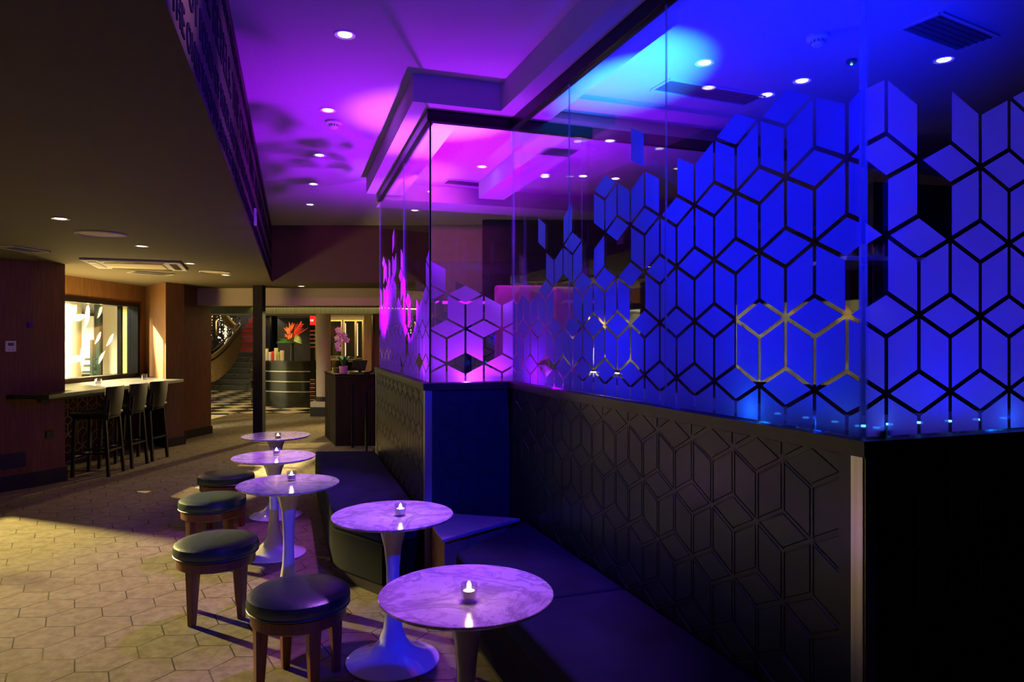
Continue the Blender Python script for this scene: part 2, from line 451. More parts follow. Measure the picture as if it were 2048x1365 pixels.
def panel_wall(name, a, b, ucol0, zbase, label, w=.127):
    """wall slab with raised rhombus tiles; u runs from a to b"""
    a, b = Vector(a), Vector(b); u = (b-a).normalized(); L = (b-a).length
    n = Vector((u.y, -u.x))                 # outward (towards the room)
    mb = MB(); mb.prism([a-n*.0035, b-n*.0035, b-n*.09, a-n*.09], .0, 1.268)
    for kd, i, nz, poly in tiles(int(-ucol0/w)-3, int((L-ucol0)/w)+3, zbase, .0, 1.3):
        p = [(ucol0+q[0]*w, q[1]) for q in poly]
        # thin ridge along the tile joint, then a groove, then the raised tile
        ro = clipbox(p, .004, L-.004, .02, 1.266)
        full = ro is not None and all(.02 < q[0] < L-.02 and .04 < q[1] < 1.25 for q in p)
        if full:
            ri = inset(p, .0042); k_ = len(p); vs = []
            for q in list(p)+list(ri): pp = a+u*q[0]-n*.0006; vs.append((pp.x, pp.y, q[1]))
            for q in ri: pp = a+u*q[0]-n*.0034; vs.append((pp.x, pp.y, q[1]))
            mb.addf(vs, [(k, (k+1) % k_, k_+(k+1) % k_, k_+k) for k in range(k_)]+[(k_+k, k_+(k+1) % k_, 2*k_+(k+1) % k_, 2*k_+k) for k in range(k_)])
        p = inset(p, .0085)
        p = clipbox(p, .004, L-.004, .02, 1.266)
        if not p: continue
        try: t = inset(p, .0022)
        except Exception: continue
        m_ = len(p)
        if any((Vector(t[k])-Vector(p[k])).length > .03 for k in range(m_)): t = p
        vs = []
        for q in p: pp = a+u*q[0]-n*.0035; vs.append((pp.x, pp.y, q[1]))
        for q in t: pp = a+u*q[0]-n*.0005; vs.append((pp.x, pp.y, q[1]))
        mb.addf(vs, [tuple(range(m_, 2*m_))]+[(k, (k+1) % m_, m_+(k+1) % m_, m_+k) for k in range(m_)])
    return struct(name, mb, M['panel'], label)
LC = (P_CD-P_BC).length
uc = lambda Z: (P_BC.y-Z)/.9403          # distance along C for depth Z
# even node z=1.209 at Z=2.29
panel_wall('wall_booth_front', P_BC, P_CD, uc(2.29) % .254, 1.209, 'teal grey panelled wall with a raised cube pattern, behind the near bench')
panel_wall('wall_booth_left', P_A, P_AB, .06, 1.209, 'teal grey panelled wall beside the far bench')
panel_wall('wall_booth_end', P_AB, P_BC, .109, 1.209, 'short panelled wall at the inner corner')
panel_wall('wall_booth_right', P_CD, P_D, .078, 1.209, 'dark panelled wall at the right edge')
mb = MB(); band(mb, -.018, .14, 1.2685, LEDGE)
struct('trim_7', mb, M['ledge'], 'black capping ledge under the glass')
mb = MB(); band(mb, .1405, .50, 1.2685, LEDGE)
struct('trim_8', mb, M['shelf'], 'inner ledge shelf holding the uplights')
mb = MB(); band(mb, .42, .50, .9005, 1.268)
struct('trim_9', mb, M['dark_wall'], 'inner face of the booth wall')
# steel corner trims
def corner_trim(name, P, ua, ub, label):
    """ua: direction along first wall away from the corner, ub likewise for second"""
    na = Vector((-uA.y, 0))
    mb = MB(); t = .004
    for u, v in ((ua, ub), (ub, ua)):
        n = Vector((-u.y, u.x))
        if n.dot(v) > 0: n = -n
        p0 = P + n*.001
        mb.prism([p0-u*0.0, p0+u*.042, p0+u*.042+n*t, p0-u*.0+n*t], .002, 1.267)
    return struct(name, mb, M['steel'], label)
corner_trim('trim_10', P_CD, -uC, uD, 'brushed steel corner strip at the near corner')
corner_trim('trim_11', P_AB, uA, (P_BC-P_AB).normalized(), 'brushed steel corner strip at the far corner')
corner_trim('trim_12', P_A, -uA, uD, 'steel end strip where the panelled wall stops')

# ------------------------------------------------------------------ glass screens with frosted cube film
E1, E2 = 1.441, 1.9075
def near(a, b): return abs(a-b) < .02
def presC(k, i, n):
    top = {5:('R',2.141),4:('F',2.374),3:('R',2.141),2:('F',2.374),1:('R',2.141),0:('F',2.374),-1:('R',2.141),-2:('F',2.374),
           -3:('F',2.141),-4:('F',2.374),-5:('R',2.141),-6:('F',2.374),-7:('R',2.141),-8:('F',2.374),-9:('R',1.674),-10:('R',1.9075),
           -11:('R',2.141),-12:('R',1.9075),-13:('F',2.141),-14:('F',1.9075),-15:('R',1.674),-16:('F',1.9075),-17:('R',1.674),-18:('F',1.9075)}
    if k in 'RF':
        c = n + (.15 if k == 'R' else -.15)
        if k == 'F' and i == -5 and near(n, 2.6075): return True
        if k == 'F' and i == -14 and near(n, 2.374): return True
        for q in (('R',5,1.674),('R',-5,1.674),('R',-6,1.9075),('F',-7,2.141),('R',-11,1.674),('F',-12,1.9075)):
            if k == q[0] and i == q[1] and near(n, q[2]): return False
        tk, tn = top.get(i, ('F', 1.9075)); tc = tn + (.15 if tk == 'R' else -.15)
        return c <= tc+.02
    if n > 2.2: return any(i == j and near(n, 2.374) for j in (3,1,-7))
    if near(n, 2.141): return i in (6,4,2,0,-2,-4,-6,-10)
    if near(n, 1.9075): return i >= -9 or i == -13
    if near(n, 1.441): return i != -13
    return n < 2
def presD(k, i, n):
    if k == 'R':
        lim = {5:2.141,6:1.9075,7:1.674,8:1.9075,9:2.141,10:1.9075,11:2.141,12:1.9075,13:2.141}.get(i, 1.9075)
        if i == 5 and near(n, 1.674): return False
        return n <= lim+.02
    if k == 'F':
        lim = {5:1.674,6:2.374,7:1.674,8:2.374,9:2.141,10:2.374,11:2.141,12:2.374}.get(i, 2.374)
        return n <= lim+.02
    if n > 2.2: return i in (11, 15)
    if near(n, 2.141): return i in (6,8,10,12,14)
    return n < 2
def presB(k, i, n):
    if k == 'R':
        if i == -1 and near(n, 1.674): return False
        if i == 2 and near(n, 1.441): return False
        return n <= 1.69 if i % 2 else n <= 1.45
    if k == 'F':
        if i == -1: return n <= 2.15
        return n <= 1.92
    if near(n, 1.9075): return i in (1, -1)
    if near(n, 1.441): return i != 1
    return n < 1.7
rnd = random.Random(5)
topA = [2.22,2.0,1.78,1.8,1.95,1.75,1.62,1.95,1.75,2.0,2.3,1.95,1.9,2.35,2.5,2.2,2.45,2.1,2.25,2.4,1.9,2.2,2.0,1.9,2.1]
def presA(k, i, n):
    t = topA[abs(i) % len(topA)]
    if rnd.random() < .05: return False
    return (n + (.1 if k == 'R' else -.15 if k == 'F' else 0)) <= t
def film(name, a, b, u0, u1, ucol, icol, pres, parent, zlo=1.318, zhi=3.0, inner=-.0072, mat=None):
    """film tiles on line a->b between u0,u1; column icol sits at ucol"""
    a, b = Vector(a), Vector(b); u = (b-a).normalized(); n = Vector((-u.y, u.x))
    mb = MB()
    i0 = int((u0-ucol)/PW)+icol-3; i1 = int((u1-ucol)/PW)+icol+3
    for kd, i, nz, poly in tiles(i0, i1, E1, 1.2, 2.9):
        if not pres(kd, i, nz): continue
        p = [(ucol+(q[0]-icol)*PW, q[1]) for q in poly]
        p = inset(p, .0072)
        p = clipbox(p, u0, u1, zlo, zhi)
        if not p: continue
        vs = []
        for q in p: pp = a+u*q[0]+n*inner; vs.append((pp.x, pp.y, q[1]))
        mb.addf(vs, [tuple(range(len(vs)))])
    if not mb.v: return None
    return part(mb, name, mat or M['frost'], parent)
def pane(a, b, u0, u1, ucol, icol, pres, label, z0=1.3145, z1=3.0445):
    a, b = Vector(a), Vector(b); u = (b-a).normalized(); n = Vector((-u.y, u.x))
    Lw = (b-a).length
    p0, p1 = a+u*(u0+(.009 if u0 < .01 else .0015)), a+u*(u1-(.009 if u1 > Lw-.01 else .0015))
    c = (p0+p1)/2
    root = empty('glass_screen', (c.x, c.y, z0)); tag(root, label, 'glass screen', 'glass screens around the raised booth')
    mb = MB(); mb.prism([p0-n*.006, p1-n*.006, p1+n*.002, p0+n*.002], z0, z1)
    part(mb, 'glass_pane', M['glass'], root)
    for q in (p0, p1):
        mb = MB(); s = u*(.0012 if q is p0 else -.0012)
        mb.prism([q-n*.0065, q+s-n*.0065, q+s+n*.0025, q+n*.0025], z0, z1)
        part(mb, 'polished_edge', M['edge'], root)
    film('frosted_film', a, b, u0+.002, u1-.002, ucol, icol, pres, root)
    return root
LG_C = (GCD-GBC).length
# column 0 of C sits at depth 2.691 on the glass line
uC0 = (GBC.y-2.691)/.9403
def zC(px): # distance along C glass where a pixel column looks
    k = (px-1024)/F; Z = 1.7566/(.362+k); return (GBC.y-Z)/.9403
cuts = [0, zC(1139), zC(1333), LG_C]
labs = ['narrow glass screen beside the inner corner, with low purple-lit frosted cubes', 'middle glass screen of the long run, frosted cubes climbing to the right', 'near glass screen of the long run, covered in large blue frosted cubes']
for k in range(3): pane(GBC, GCD, cuts[k], cuts[k+1], uC0, 0, presC, labs[k])
pane(GCD, GD, 0, 2.6, .080, 6, presD, 'glass screen right of the near corner post, dark blue frosted cubes')
pane(GAB, GBC, 0, (GBC-GAB).length, .109, 0, presB, 'short end glass screen with big bright purple cubes')
LA = (GA-GAB).length
pane(GA, GAB, LA-1.15, LA, LA, 0, presA, 'side glass screen nearest the purple corner, seen edge-on')
pane(GA, GAB, 0, LA-1.15, LA, 0, presA, 'farthest side glass screen, by the handrails')
for p, lab in ((GCD, 'pale blue glass corner post at the near corner'), (GAB, 'dark glass corner joint at the far corner')):
    mb = MB(); mb.lathe([(.010 if p is GCD else .006, 1.315), (.010 if p is GCD else .006, 3.044)], 10, (p.x, p.y, 0))
    struct('trim_13' if p is GCD else 'trim_14', mb, M['edge'] if p is GCD else M['black_metal'], lab)
for k, (a_, b_) in enumerate(((.05,.52),(.52,1.22),(1.22,2.4))):
    c = GBC+uD*(a_+b_)/2; root = empty('glass_screen', (c.x, c.y, 1.3145)); tag(root, ('narrow clear','middle clear','right hand clear')[k]+' glass screen inside the booth, carrying on from the short end screen', 'glass screen', 'clear screens inside the booth')
    nn = Vector((-uD.y, uD.x)); p0, p1 = GBC+uD*(a_+.001), GBC+uD*(b_-.001)
    part(MB().prism([p0-nn*.004, p1-nn*.004, p1+nn*.004, p0+nn*.004], .902, 3.0445), 'glass_pane', M['glass'], root)
    part(MB().prism([p1-nn*.0045, p1+uD*.001-nn*.0045, p1+uD*.001+nn*.0045, p1+nn*.0045], .902, 3.0445), 'polished_edge', M['edge'], root)
# rear screen further back in the booth
a, b = Vector((-1.3, 9.0)), Vector((.35, 9.2))
root = empty('glass_screen', ((a.x+b.x)/2, (a.y+b.y)/2, .901)); tag(root, 'low screen with small grey cubes at the back of the booth', 'glass screen')
u = (b-a).normalized(); n = Vector((-u.y, u.x))
part(MB().prism([a-n*.005, b-n*.005, b+n*.005, a+n*.005], .901, 2.62), 'glass_pane', M['glass'], root)
def presR(k, i, n):
    tops = [2.42,2.2,2.44,2.2,2.42,2.15,2.0,2.1,1.95,2.0]
    return (n + (.1 if k == 'R' else -.1 if k == 'F' else 0)) <= tops[i % 10]
film('frosted_film', a, b, .01, (b-a).length-.01, .05, 0, presR, root, zlo=1.0, inner=-.0065)

# ------------------------------------------------------------------ benches and wedge table
def bench_poly_obj(root, poly, z0, z1, name, mat, bevel=.03):
    mb = MB(); mb.prism(poly, z0, z1); return part(mb, name, mat, root, bevel=bevel, bseg=3)
# bench C: along front wall
ob = offset(PL, -.012)
w0, w1 = ob[2], ob[3]
f_off = .60
nC = Vector((uC.y, -uC.x)) * 1.0         # points away from wall C towards the room? checked below
if (nC.x) > 0: nC = -nC
start = uc(4.42)
q = lambda s, o: tuple(P_BC + uC*s + nC*o)
rt = empty('banquette_bench', (*q(1.6,.3), 0)); tag(rt, 'dark blue velvet banquette bench along the long near wall', 'bench')
sC0, sC1 = .62, 3.9
bench_poly_obj(rt, [q(sC0+.03,.03), q(sC1,.03), q(sC1,.55), q(sC0+.35,.55)], .0, .07, 'plinth', M['base_dark'], 0)
bench_poly_obj(rt, [q(sC0+.0,.014), q(sC1,.014), q(sC1,.59), q(sC0+.22,.59)], .07, .33, 'bench_body', M['velvet_side'], .012)
segs = [sC0-.32, 1.62, 2.62, sC1]
for k in range(3):
    s0, s1 = segs[k]+.003, segs[k+1]-.003
    if k == 0: poly = [q(.32,.014), q(s1,.014), q(s1,.61), q(.83,.61)]
    else: poly = [q(s0,.014), q(s1,.014), q(s1,.61), q(s0,.61)]
    bench_poly_obj(rt, poly, .332, .45, 'seat_cushion', M['velvet'], .022)
# bench A: along left wall
nA = Vector((-uA.y, uA.x)) 
if nA.x > 0: nA = -nA
qa = lambda s, o: tuple(P_AB + uA*s + nA*o)
rt = empty('banquette_bench', (*qa(1.4,.35), 0)); tag(rt, 'dark velvet banquette bench beside the far row of tables', 'bench')
endA = [(-.60,4.44), (-.80,4.335), (-1.05,4.56), (-1.20,4.70), (-1.262,4.86)]
polyA = [qa(2.80,.014), qa(.12,.014)] + endA + [(-2.03,7.22)]
bench_poly_obj(rt, [(p[0]*.985-.015, p[1]+.02) for p in polyA], .0, .07, 'plinth', M['base_dark'], 0)
bench_poly_obj(rt, polyA, .07, .33, 'bench_body', M['velvet_side'], .012)
bench_poly_obj(rt, polyA, .332, .45, 'seat_cushion', M['velvet'], .022)
# wedge side table between the benches
def at(px, py, z):
    Z = F*(CAMZ-z)/(py-HY); return ((px-1024)/F*Z, Z)
wz = .47
W = [at(1040,1037,wz), at(885,1080,wz), at(868,1058,wz), (-.545,4.50), (-.50,4.585)]
rt = empty('corner_table', (*W[2], 0)); tag(rt, 'low triangular wooden corner table wedged between the two benches', 'side table')
mb = MB(); mb.prism(W, wz-.02, wz); part(mb, 'table_top', M['marble_side'], rt, bevel=.003)
ctr = Vector((sum(p[0] for p in W)/5, sum(p[1] for p in W)/5))
sm = [tuple(ctr+(Vector(p)-ctr)*.80) for p in W]
mb = MB(); mb.prism(sm, .0, wz-.0205); part(mb, 'base', M['wood_pale'], rt)

# ------------------------------------------------------------------ tulip tables
def make_table():
    root = empty('pedestal_table', (0,0,0))
    prof = [(.226,.0),(.231,.004),(.230,.010),(.205,.020),(.155,.038),(.105,.066),(.070,.105),(.048,.165),(.036,.25),(.031,.36),(.034,.47),(.044,.57),(.062,.64),(.086,.69),(.100,.706),(.100,.709)]
    b = MB().lathe(prof, 48).build('pedestal', M['white_gloss'], root, smooth=True)
    t = MB().lathe([(.270,.710),(.290,.716),(.299,.724),(.300,.7285),(.298,.7305)], 72)
    top = t.build('table_top', M['marble'], root, smooth=True)
    return root
tabs = [(-.157,2.41,'nearest round white marble pedestal table, bottom centre'),
        (-.594,3.49,'round marble pedestal table in front of the wedge corner table'),
        (-1.354,4.24,'middle round marble pedestal table between the dark stools and the far bench'),
        (-1.775,5.22,'round marble pedestal table second from the black post'),
        (-2.144,6.36,'farthest round marble pedestal table, in front of the black post')]
t0 = make_table()
for k, (x, y, lab) in enumerate(tabs):
    o = t0 if k == 0 else copy_tree(t0)
    o.location = (x, y, 0); o.rotation_euler.z = k*1.3
    tag(o, lab, 'table', 'round marble pedestal tables')
TT = .7306
def make_candle():
    root = empty('tealight_holder')
    MB().lathe([(.0,.0),(.022,.0),(.024,.004),(.029,.058),(.0275,.058),(.0225,.012),(.0,.012)], 24).build('glass_cup', M['glass_small'], root, smooth=True)
    c = MB().lathe([(.0,.0125),(.0195,.0125),(.0205,.034),(.019,.036),(.0,.034)], 20).build('candle', M['wax'], root, smooth=True)
    MB().lathe([(.0,.0345),(.006,.037),(.0078,.043),(.005,.050),(.0,.057)], 12).build('flame', M['flame'], c, smooth=True)
    return root
cd = [at(938,1203,TT), at(801,1032,TT), at(583,962,TT), at(553,911,TT), at(556,880,TT)]
clab = ['lit tealight in a clear glass on the nearest marble table', 'lit tealight in a glass on the second nearest marble table', 'lit tealight in a glass on the middle marble table',
        'lit tealight in a glass on the fourth marble table back', 'lit tealight in a glass on the farthest marble table']
c0 = make_candle()
for k, (p, lab) in enumerate(zip(cd, clab)):
    o = c0 if k == 0 else copy_tree(c0)
    o.location = (p[0], p[1], TT); o.rotation_euler.z = k
    tag(o, lab, 'candle', 'tealights on the marble tables')
    l = bpy.data.lights.new('candle_light', 'POINT'); l.energy = .35; l.color = (1,.55,.22); l.shadow_soft_size = .01
    lo = bpy.data.objects.new('candle_light', l); COL.objects.link(lo); lo.location = (p[0], p[1], TT+.075)

# ------------------------------------------------------------------ stools
def make_stool():
    root = empty('round_stool')
    MB().lathe([(.0,.355),(.205,.355),(.224,.362),(.232,.378),(.234,.400),(.228,.424),(.208,.438),(.15,.446),(.07,.449),(.0,.450)], 56).build('seat', M['leather'], root, smooth=True)
    MB().lathe([(.222,.3615),(.2325,.3655),(.2345,.3695),(.2325,.3735),(.225,.377)], 56).build('piping', M['leather'], root, smooth=True)
    MB().lathe([(.0,.300),(.207,.300),(.215,.306),(.215,.3545),(.0,.3545)], 56).build('seat_ring', M['stool_wood'], root, smooth=True)
    for k in range(4):
        a = PI/4 + k*PI/2
        mb = MB(); c, s = math.cos(a), math.sin(a)
        vs = []
        for r_, z, h in ((.183, 0, .017), (.176, .302, .029)):
            for dx, dy in ((-h,-h),(h,-h),(h,h),(-h,h)):
                vs.append((c*(r_+dx)-s*dy, s*(r_+dx)+c*dy, z))
        mb.addf(vs, [(3,2,1,0),(4,5,6,7),(0,1,5,4),(1,2,6,5),(2,3,7,6),(3,0,4,7)])
        mb.build('leg', M['stool_wood'], root, bevel=.004)
    return root
stools = [(-.46,2.17,38,'closest round stool, only its seat edge in view at the bottom'),
          (-.995,3.27,-8,'round stool with a blue-lit dark seat, in front of the nearest tables'),
          (-1.722,4.08,24,'round stool with a dark green leather seat, third from the far end'),
          (-2.216,5.18,15,'round green leather stool beside the middle marble table'),
          (-2.485,6.09,20,'farthest round green leather stool')]
s0 = make_stool()
for k, (x, y, a, lab) in enumerate(stools):
    o = s0 if k == 0 else copy_tree(s0)
    o.location = (x, y, 0); o.rotation_euler.z = R(a); tag(o, lab, 'stool', 'round leather stools')

# ------------------------------------------------------------------ left side: walls, piers, windows
struct('wall_left', MB().prism([(-6.05,-4),(-5.9,-4),(-5.9,3.4),(-6.05,3.4)], 0, LOW)
       .prism([(-6.05,3.4),(-5.9,3.4),(-5.9,7.05),(-6.05,7.05)], 0, .95).prism([(-6.05,3.4),(-5.9,3.4),(-5.9,7.0),(-6.05,7.0)], 2.17, LOW)
       .prism([(-6.05,7.0),(-5.9,7.0),(-5.9,8.0),(-6.05,8.0)], 0.95, LOW)
       .prism([(-6.05,7.05),(-5.9,7.05),(-5.9,8.0),(-6.05,8.0)], 0, .95)
       .prism([(-6.05,8.0),(-5.9,8.0),(-5.9,11.07),(-6.05,11.07)], 0, 1.02).prism([(-6.05,8.0),(-5.9,8.0),(-5.9,11.07),(-6.05,11.07)], 2.17, LOW)
       .prism([(-6.05,11.07),(-5.9,11.07),(-5.9,12),(-6.05,12)], 0, LOW), M['wood_wall'], 'brown wood panelled left wall')
pier1 = [(-5.07,7.94),(-5.2,7.6),(-5.42,7.25),(-5.9,7.06),(-5.9,7.94)]
struct('wall_pier_near', MB().prism(pier1, 0, LOW-.001), M['wood_wall'], 'brown wood pier with the thermostat, left edge')
pier2 = [(-5.13,10.37),(-5.02,10.72),(-5.25,10.80),(-5.9,11.9),(-5.9,11.28)]
struct('wall_pier_middle', MB().prism(pier2, 0, LOW-.001), M['wood_wall'], 'brown wood pier at the far end of the bar shelf')
pier3 = [(-5.33,10.97),(-5.15,11.98),(-5.9,11.99),(-5.9,11.92)]
struct('wall_pier_far', MB().prism(pier3, 0, LOW-.001), M['wood_wall'], 'wood pier beside the lobby opening')
def base_strip(name, pts, h=.13, t=.018, label=None):
    mb = MB(); pts = [Vector(p) for p in pts]
    for a, b in zip(pts, pts[1:]):
        u = (b-a).normalized(); n = Vector((u.y, -u.x)); mb.prism([a-u*.0, b+u*t, b+u*t+n*t, a+n*t], .0, h)
    return struct(name, mb, M['base_dark'], label)
base_strip('baseboard_left', [(-5.9,7.06),(-5.42,7.25),(-5.2,7.6),(-5.07,7.94)], .16, label='dark skirting of the near pier')
base_strip('baseboard_middle', [(-5.9,11.28),(-5.13,10.37),(-5.02,10.72)], .13, label='dark skirting of the middle pier')
base_strip('baseboard_far', [(-5.33,10.97),(-5.15,11.98)], .13, label='dark skirting of the pier by the lobby')
# windows
def window(name, y0, y1, z0, z1, mull, lab):
    root = empty(name, (-5.97, (y0+y1)/2, z0)); root['kind'] = 'structure'; root['label'] = lab
    mb = MB(); X = -5.97; w = .06
    mb.box((X,(y0+y1)/2,z0+w/2),(.17,y1-y0,w)); mb.box((X,(y0+y1)/2,z1-w/2),(.17,y1-y0,w))
    for y in (y0+w/2, y1-w/2): mb.box((X,y,(z0+z1)/2),(.17,w,z1-z0-2*w))
    for y in mull: mb.box((X,y,(z0+z1)/2),(.06,.045,z1-z0-2*w))
    part(mb, 'window_frame', M['black_metal'], root)
    mb = MB(); mb.box((X-.035,(y0+y1)/2,(z0+z1)/2),(.008,y1-y0-2*w,z1-z0-2*w)); part(mb, 'window_pane', M['glass'], root)
    # printed leaf film
    rr = random.Random(3)
    for mat, cnt in ((M['leaf_cream'], 9), (M['leaf_orange'], 5)):
        mb = MB()
        for k in range(cnt):
            cy = y0+.2+rr.random()*(y1-y0-.75); cz = z0+.25+rr.random()*(z1-z0-.4); a = rr.random()*2*PI; L = .08+.09*rr.random(); wd = L*.32
            pts = []
            for t in range(12):
                f_ = t/6 if t <= 6 else (12-t)/6; sg = 1 if t <= 6 else -1
                px = L*(2*f_-1)*1.25; py = sg*wd*math.sin(PI*f_)*(1.25-.6*f_)+.12*L*math.sin(PI*f_)
                pts.append((X-.029, cy+px*math.cos(a)-py*math.sin(a), cz+px*math.sin(a)+py*math.cos(a)))
            mb.addf(pts, [tuple(range(12))])
        if mat is M['leaf_cream']:
            for st in range(3):
                y_, z_ = y0+.15, z0+.2+st*.3; pts = []
                for t in range(8): pts.append((X-.028, y_+t*.13, z_+.12*math.sin(t*.5+st)+.03*t))
                mb.tube(pts, .006, 4)
        part(mb, 'leaf_print', mat, root)
    return root
window('window_1', 8.0, 11.07, 1.02, 2.17, [10.66], 'black-framed window with leaf prints over the bar shelf')
window('window_2', 3.4, 7.0, .95, 2.17, [5.0], 'black-framed window left of the picture, seen mirrored in the glass')
# outside, beyond the windows
struct('wall_outside', MB().prism([(-7.95,13.6),(-6.1,13.6),(-6.1,13.75),(-7.95,13.75)], 0, 3.2).prism([(-12,3),(-11.85,3),(-11.85,17),(-12,17)], -.1, 4), M['out_wall'], 'bright cream wall outside the window')
struct('wall_outside_side', MB().prism([(-6.85,12.3),(-6.1,12.3),(-6.1,12.4),(-6.85,12.4)], 0, 3.2), M['olive'], 'olive wall outside the right part of the window')
struct('floor_outside', MB().prism([(-12,3),(-6.06,3),(-6.06,15.1),(-12,15.1)], -.12, -.02), M['out_wall'], 'pale ground outside the window')
tag(MB().lathe([(.19,0),(.19,3.1)], 28, (-7.72,12.2,0)).build('outside_column', M['out_column'], smooth=True), 'round pale green column seen through the window', 'column')
mb = MB(); mb.box((-8.15,13.3,1.5),(.42,.03,1.1)); tag(mb.build('hanging_banner', M['out_white']), 'plain white banner seen through the window', 'banner')
mb = MB()
for z in (1.0,1.12,1.24,.88): mb.box((-8.6,13.0,z),(1.75,.03,.045))
mb.box((-7.80,13.0,.8),(.05,.05,1.6)); mb.box((-9.4,13.0,.62),(.04,.04,1.25))
tag(mb.build('outdoor_railing', M['out_dark']), 'dark green railing seen through the window', 'railing')
tag(MB().box((-7.90,13.35,1.6),(.10,.06,3.2)).build('outside_post', M['out_dark']), 'dark upright post seen through the window', 'post')

# bar shelf
root = empty('bar_shelf', (-5.3,9.2,0)); tag(root, 'dark wooden bar shelf under the window with leaf prints', 'shelf')
mb = MB(); mb.prism([(-4.85,7.33),(-4.85,10.34),(-5.10,10.34),(-5.86,11.24),(-5.86,8.02),(-5.03,8.02),(-5.03,7.90),(-5.155,7.56),(-5.30,7.33)], .975, 1.02)
part(mb, 'shelf_top', M['bar_top'], root, bevel=.004)
mb = MB(); mb.bar((-5.14,7.62,.945),(-5.14,10.30,.945),.03,.055); part(mb, 'support_rail', M['base_dark'], root)
# glasses on the bar
def make_tumbler():
    root = empty('tumbler')
    MB().lathe([(.0,.0),(.03,.0),(.034,.006),(.037,.085),(.0345,.085),(.031,.014),(.0,.012)], 20).build('glass_cup', M['glass_small'], root, smooth=True)
    return root
tumbler = make_tumbler()
tumbler.location = (*at(196,771,1.02), 1.0205); tag(tumbler, 'small glass on the bar shelf, left of the bar stools', 'glass', 'tumblers')
t2 = copy_tree(tumbler); t2.location = (-5.33,10.15,1.0205); tag(t2, 'small glass at the far end of the bar shelf', 'glass', 'tumblers')
# gold lattice under the bar
root = empty('lattice_screen', (-5.80,9.7,0)); tag(root, 'pale gold wire lattice of cubes standing under the bar shelf', 'lattice screen')
mb = MB()
lw, lL, lr = .105, .125, .06
def lat(i, z): return (-5.78, 9.0+i*lw, z)
segs_ = set()
for i in range(0, 12):
    for k in range(-1, 4):
        n = .18 + k*2*(lL+lr) + ((lL+lr) if i % 2 else 0)
        for (a_, b_) in (((i,n),(i,n+lL)), ((i,n),(i,n-lL)), ((i,n),(i+1,n+lr)), ((i,n),(i+1,n-lr)), ((i,n),(i-1,n+lr)), ((i,n),(i-1,n-lr))):
            if min(a_[1],b_[1]) < .02 or max(a_[1],b_[1]) > .95 or min(a_[0],b_[0]) < 0 or max(a_[0],b_[0]) > 11: continue
            if random.Random(i*31+k*7+int(b_[1]*100)).random() < .12: continue
            mb.bar(lat(*a_), lat(*b_), .010, .008)
part(mb, 'wire_lattice', M['gold_wire'], root)
mb = MB()
for y in (8.99, 10.17): mb.box((-5.80,y,.47),(.02,.012,.94))
mb.box((-5.80,9.58,.945),(.02,1.19,.012)); mb.box((-5.80,9.58,.006),(.02,1.19,.012)); part(mb, 'frame', M['gold_wire'], root)

# bar stools
def make_barstool():
    """faces -x (towards the shelf); origin at floor centre"""
    root = empty('bar_stool')
    w = .40
    MB().box((0,0,.735),(.42,w,.055)).build('seat', M['leather_black'], root, bevel=.02, bseg=3)
    MB().box((0,0,.690),(.38,w-.04,.034)).build('seat_frame', M['chair_wood'], root, bevel=.003)
    for sx, lean in ((-1,-.02),(1,.05)):
        for sy in (-1,1):
            mb = MB(); mb.bar((sx*.17+lean, sy*.18, 0), (sx*.17, sy*.165, .673), .034, .034); mb.build('leg', M['chair_wood'], root, bevel=.003)
    mb = MB(); c = []
    prof = [(.185,.70),(.205,.80),(.222,.92),(.232,1.05)]
    n = 9; vs = []; 
    for side in (0, .035):
        for (x_, z_) in prof:
            for k in range(n):
                t = k/(n-1)*2-1; vs.append((x_+side-.045*t*t, t*w/2*(1-.02*(z_-.7)), z_))
    o2 = len(prof)*n; fs = []
    for j in range(len(prof)-1):
        for k in range(n-1):
            a_ = j*n+k; fs.append((a_,a_+1,a_+n+1,a_+n)); fs.append((o2+a_+n,o2+a_+n+1,o2+a_+1,o2+a_))
    for k in range(n-1):
        fs.append((k+1,k,o2+k,o2+k+1)); t_ = (len(prof)-1)*n+k; fs.append((t_,t_+1,o2+t_+1,o2+t_))
    for j in range(len(prof)-1):
        a_ = j*n; fs.append((a_,a_+n,o2+a_+n,o2+a_)); a_ = j*n+n-1; fs.append((a_+n,a_,o2+a_,o2+a_+n))
    mb.addf(vs, fs); mb.build('backrest', M['leather_black'], root, smooth=True, bevel=.008)
    mb = MB(); mb.bar((.20,-.165,.66),(.225,-.17,.90),.02,.02); mb.build('back_post', M['chair_wood'], root)
    for a_, b_, z_ in (((-.185,-.17),(-.185,.17),.24),((.20,-.17),(.20,.17),.30),((-.185,-.175),(.20,-.175),.27),((-.185,.175),(.20,.175),.27)):
        mb = MB(); mb.bar((*a_,z_),(*b_,z_),.022,.022); mb.build('footrest', M['steel'] if z_ == .24 else M['chair_wood'], root)
    return root
bs = make_barstool()
for k, (x, y, rz, lab) in enumerate([(-4.93,8.32,4,'nearest black leather bar stool under the window'), (-4.93,8.86,0,'middle black leather bar stool'), (-4.93,9.38,-3,'farthest black leather bar stool, by the wood pier')]):
    o = bs if k == 0 else copy_tree(bs)
    o.location = (x, y, 0); o.rotation_euler.z = R(rz); tag(o, lab, 'bar stool', 'bar stools at the window shelf')

